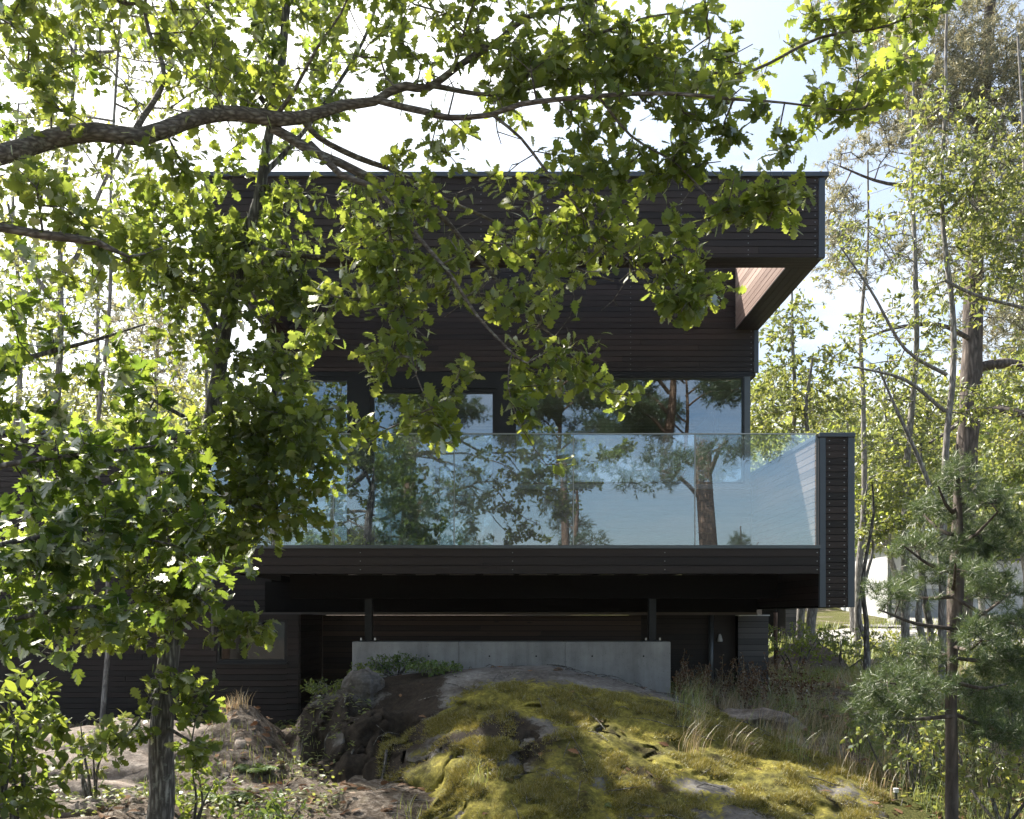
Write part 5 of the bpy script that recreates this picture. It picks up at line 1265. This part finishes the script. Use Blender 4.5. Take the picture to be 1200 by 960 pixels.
shrub('low leafy bush filling the slope below the young pine', 1070, 900, 7.6, .7, 1.1, 110, M['ash'], 'oval', .055, 70)
shrub('yellow green bush at the bottom right corner', 1175, 960, 6.8, .7, 1.2, 130, M['ash_yellow'], 'oval', .055, 71)
shrub('small bush at the right foot of the boulder', 1050, 870, 8.6, .5, 1.0, 90, M['ash'], 'oval', .05, 72)
shrub('bush with pale leaves between the young pine and the right edge', 1190, 880, 9.5, .9, 1.5, 150, M['ash'], 'oval', .06, 73)
shrub('dark bush in the shade under the terrace end', 930, 790, 14.2, .8, 1.5, 170, M['oak_dark'], 'oval', .06, 74)
shrub('green bush right of the grey trunk under the terrace end', 985, 790, 14.6, .7, 1.3, 130, M['ash'], 'oval', .06, 75)
shrub('heathery bush in front of the white garage', 1070, 775, 17, .7, 2.2, 160, M['ash_yellow'], 'oval', .07, 76)
shrub('rough bush below the driveway at the right edge', 1170, 790, 15, .9, 2.4, 200, M['ash'], 'oval', .07, 77)

# small white capped peg on the right flank of the boulder
p = surf(1050, 938)
if p is not None:
    pg = thing('marker_peg', 'small white capped peg on the right flank of the boulder', 'peg', p)
    m = MB(); m.tube([p - [0, 0, .03], p + [0, 0, .055]], .011, 10); m.build('stake', M['steel'], pg)
    m = MB(); m.tube([p + [0, 0, .055], p + [0, 0, .085]], .020, 12); m.build('cap', M['white'], pg)

# far woods closing the view, one mass
def woods():
    r = np.random.default_rng(1234); parts = []; tr = []
    for k in range(330):
        y = 44 + 50 * r.random() ** 1.4; x = r.uniform(-50, 70)
        if 10 < x < 30 and y < 50: continue
        z = float(ground_z(x, y)); h = r.uniform(6, 10.5)
        n = 130; q = r.normal(size=(n, 3)); q /= np.linalg.norm(q, axis=1)[:, None]; q *= r.random((n, 1)) ** .4
        P = np.array([x, y, z + h * .58]) + q * np.array([h * .26, h * .26, h * .42])
        S = .55 + .5 * r.random(n)
        parts.append(place(TPL['small'], P, r.normal(size=(n, 3)), r.normal(size=(n, 3)) + [0, 0, .6], S))
        for j in range(3):
            parts.append(place(TPL['small'], P + r.normal(size=P.shape) * .5, r.normal(size=(n, 3)), r.normal(size=(n, 3)), S * .5))
    V, Q = join(parts)
    tag(link('woods', raw_mesh('woods', V, Q, M['ash'])), kind='stuff')
woods()

# ------------------------------------------------------------------ sky, sun, camera
w = bpy.data.worlds.new('World'); bpy.context.scene.world = w; w.use_nodes = True
nt = w.node_tree; nt.nodes.clear()
sd = Vector((-0.62, 0.60, 1.0)).normalized()
elev = math.asin(sd.z); az = math.atan2(sd.x, sd.y)
sky = N(nt, 'ShaderNodeTexSky', sky_type='NISHITA'); sky.sun_disc = False
sky.sun_elevation = elev; sky.sun_rotation = az; sky.air_density = 1.0; sky.dust_density = 1.0; sky.ozone_density = 1.8
tc = N(nt, 'ShaderNodeTexCoord'); mp = N(nt, 'ShaderNodeMapping'); mp.inputs['Scale'].default_value = (1, 1, 3.2)
L(nt, tc.outputs['Generated'], mp.inputs['Vector'])
n1 = noise(nt, mp.outputs[0], 1.7, 9, 0.62)
cf = ramp(nt, n1, [(0.50, (0, 0, 0)), (0.70, (1, 1, 1))])
sep = N(nt, 'ShaderNodeSeparateXYZ'); L(nt, tc.outputs['Generated'], sep.inputs[0])
dt = N(nt, 'ShaderNodeVectorMath', operation='DOT_PRODUCT'); L(nt, tc.outputs['Generated'], dt.inputs[0]); dt.inputs[1].default_value = tuple(sd)
veil = ramp(nt, dt.outputs['Value'], [(0.58, (0, 0, 0)), (0.86, (1, 1, 1))])
cv = mixc(nt, veil.outputs[0], (6.0, 6.1, 6.2), (12, 12, 11.6))
fac = mth(nt, 'MINIMUM', mth(nt, 'ADD', mth(nt, 'MULTIPLY', cf.outputs[0], 0.85), mth(nt, 'MAXIMUM', mth(nt, 'MULTIPLY', veil.outputs[0], 0.75), mth(nt, 'MULTIPLY', mth(nt, 'MINIMUM', mth(nt, 'MAXIMUM', sep.outputs[1], 0.0), 0.5), 0.6))), 0.97)
cc = mixc(nt, fac, sky.outputs[0], cv)
bgn = N(nt, 'ShaderNodeBackground'); bgn.inputs['Strength'].default_value = 0.08
L(nt, cc, bgn.inputs['Color']); wo = N(nt, 'ShaderNodeOutputWorld'); L(nt, bgn.outputs[0], wo.inputs[0])
sl = bpy.data.lights.new('sun', 'SUN'); sl.energy = 5.0; sl.angle = math.radians(0.55); sl.color = (1.0, 0.94, 0.85)
so = bpy.data.objects.new('sun', sl); C.objects.link(so); so.rotation_euler = (-sd).to_track_quat('-Z', 'Y').to_euler()
cam = bpy.data.cameras.new('camera'); co = bpy.data.objects.new('camera', cam); C.objects.link(co)
co.location = (0, 0, 0); co.rotation_euler = (math.radians(90), 0, 0)
cam.sensor_width = 36; cam.lens = 36 * F / 1200; cam.shift_x = (600 - VX) / 1200; cam.shift_y = (VY - 480) / 1200
cam.clip_start = 0.05; cam.clip_end = 2000
hm, hn = new_mat('glare_haze_air')
pv = N(hn, 'ShaderNodeVolumePrincipled'); pv.inputs['Color'].default_value = (.95, .97, 1, 1); pv.inputs['Density'].default_value = 0.00035; pv.inputs['Anisotropy'].default_value = .55
ho = N(hn, 'ShaderNodeOutputMaterial'); L(hn, pv.outputs[0], ho.inputs['Volume'])
m = MB(); m.box(-420, 420, -520, 520, -16, 36); tag(m.build('glare_haze', hm), kind='stuff')  # thin volume added for a soft glow, imitating glare in the lens
sc = bpy.context.scene; sc.camera = co
sc.view_settings.view_transform = 'Standard'; sc.view_settings.look = 'None'; sc.view_settings.gamma = 1
sc.view_settings.exposure = 1.6
sc.render.engine = 'CYCLES'
cy = sc.cycles; cy.max_bounces = 10; cy.diffuse_bounces = 3; cy.glossy_bounces = 4; cy.transmission_bounces = 6; cy.transparent_max_bounces = 16
cy.caustics_reflective = False; cy.caustics_refractive = False; cy.sample_clamp_indirect = 6
cy.use_denoising = True
try: cy.denoiser = 'OPENIMAGEDENOISE'; cy.denoising_input_passes = 'RGB_ALBEDO_NORMAL'; cy.denoising_prefilter = 'ACCURATE'
except Exception: pass
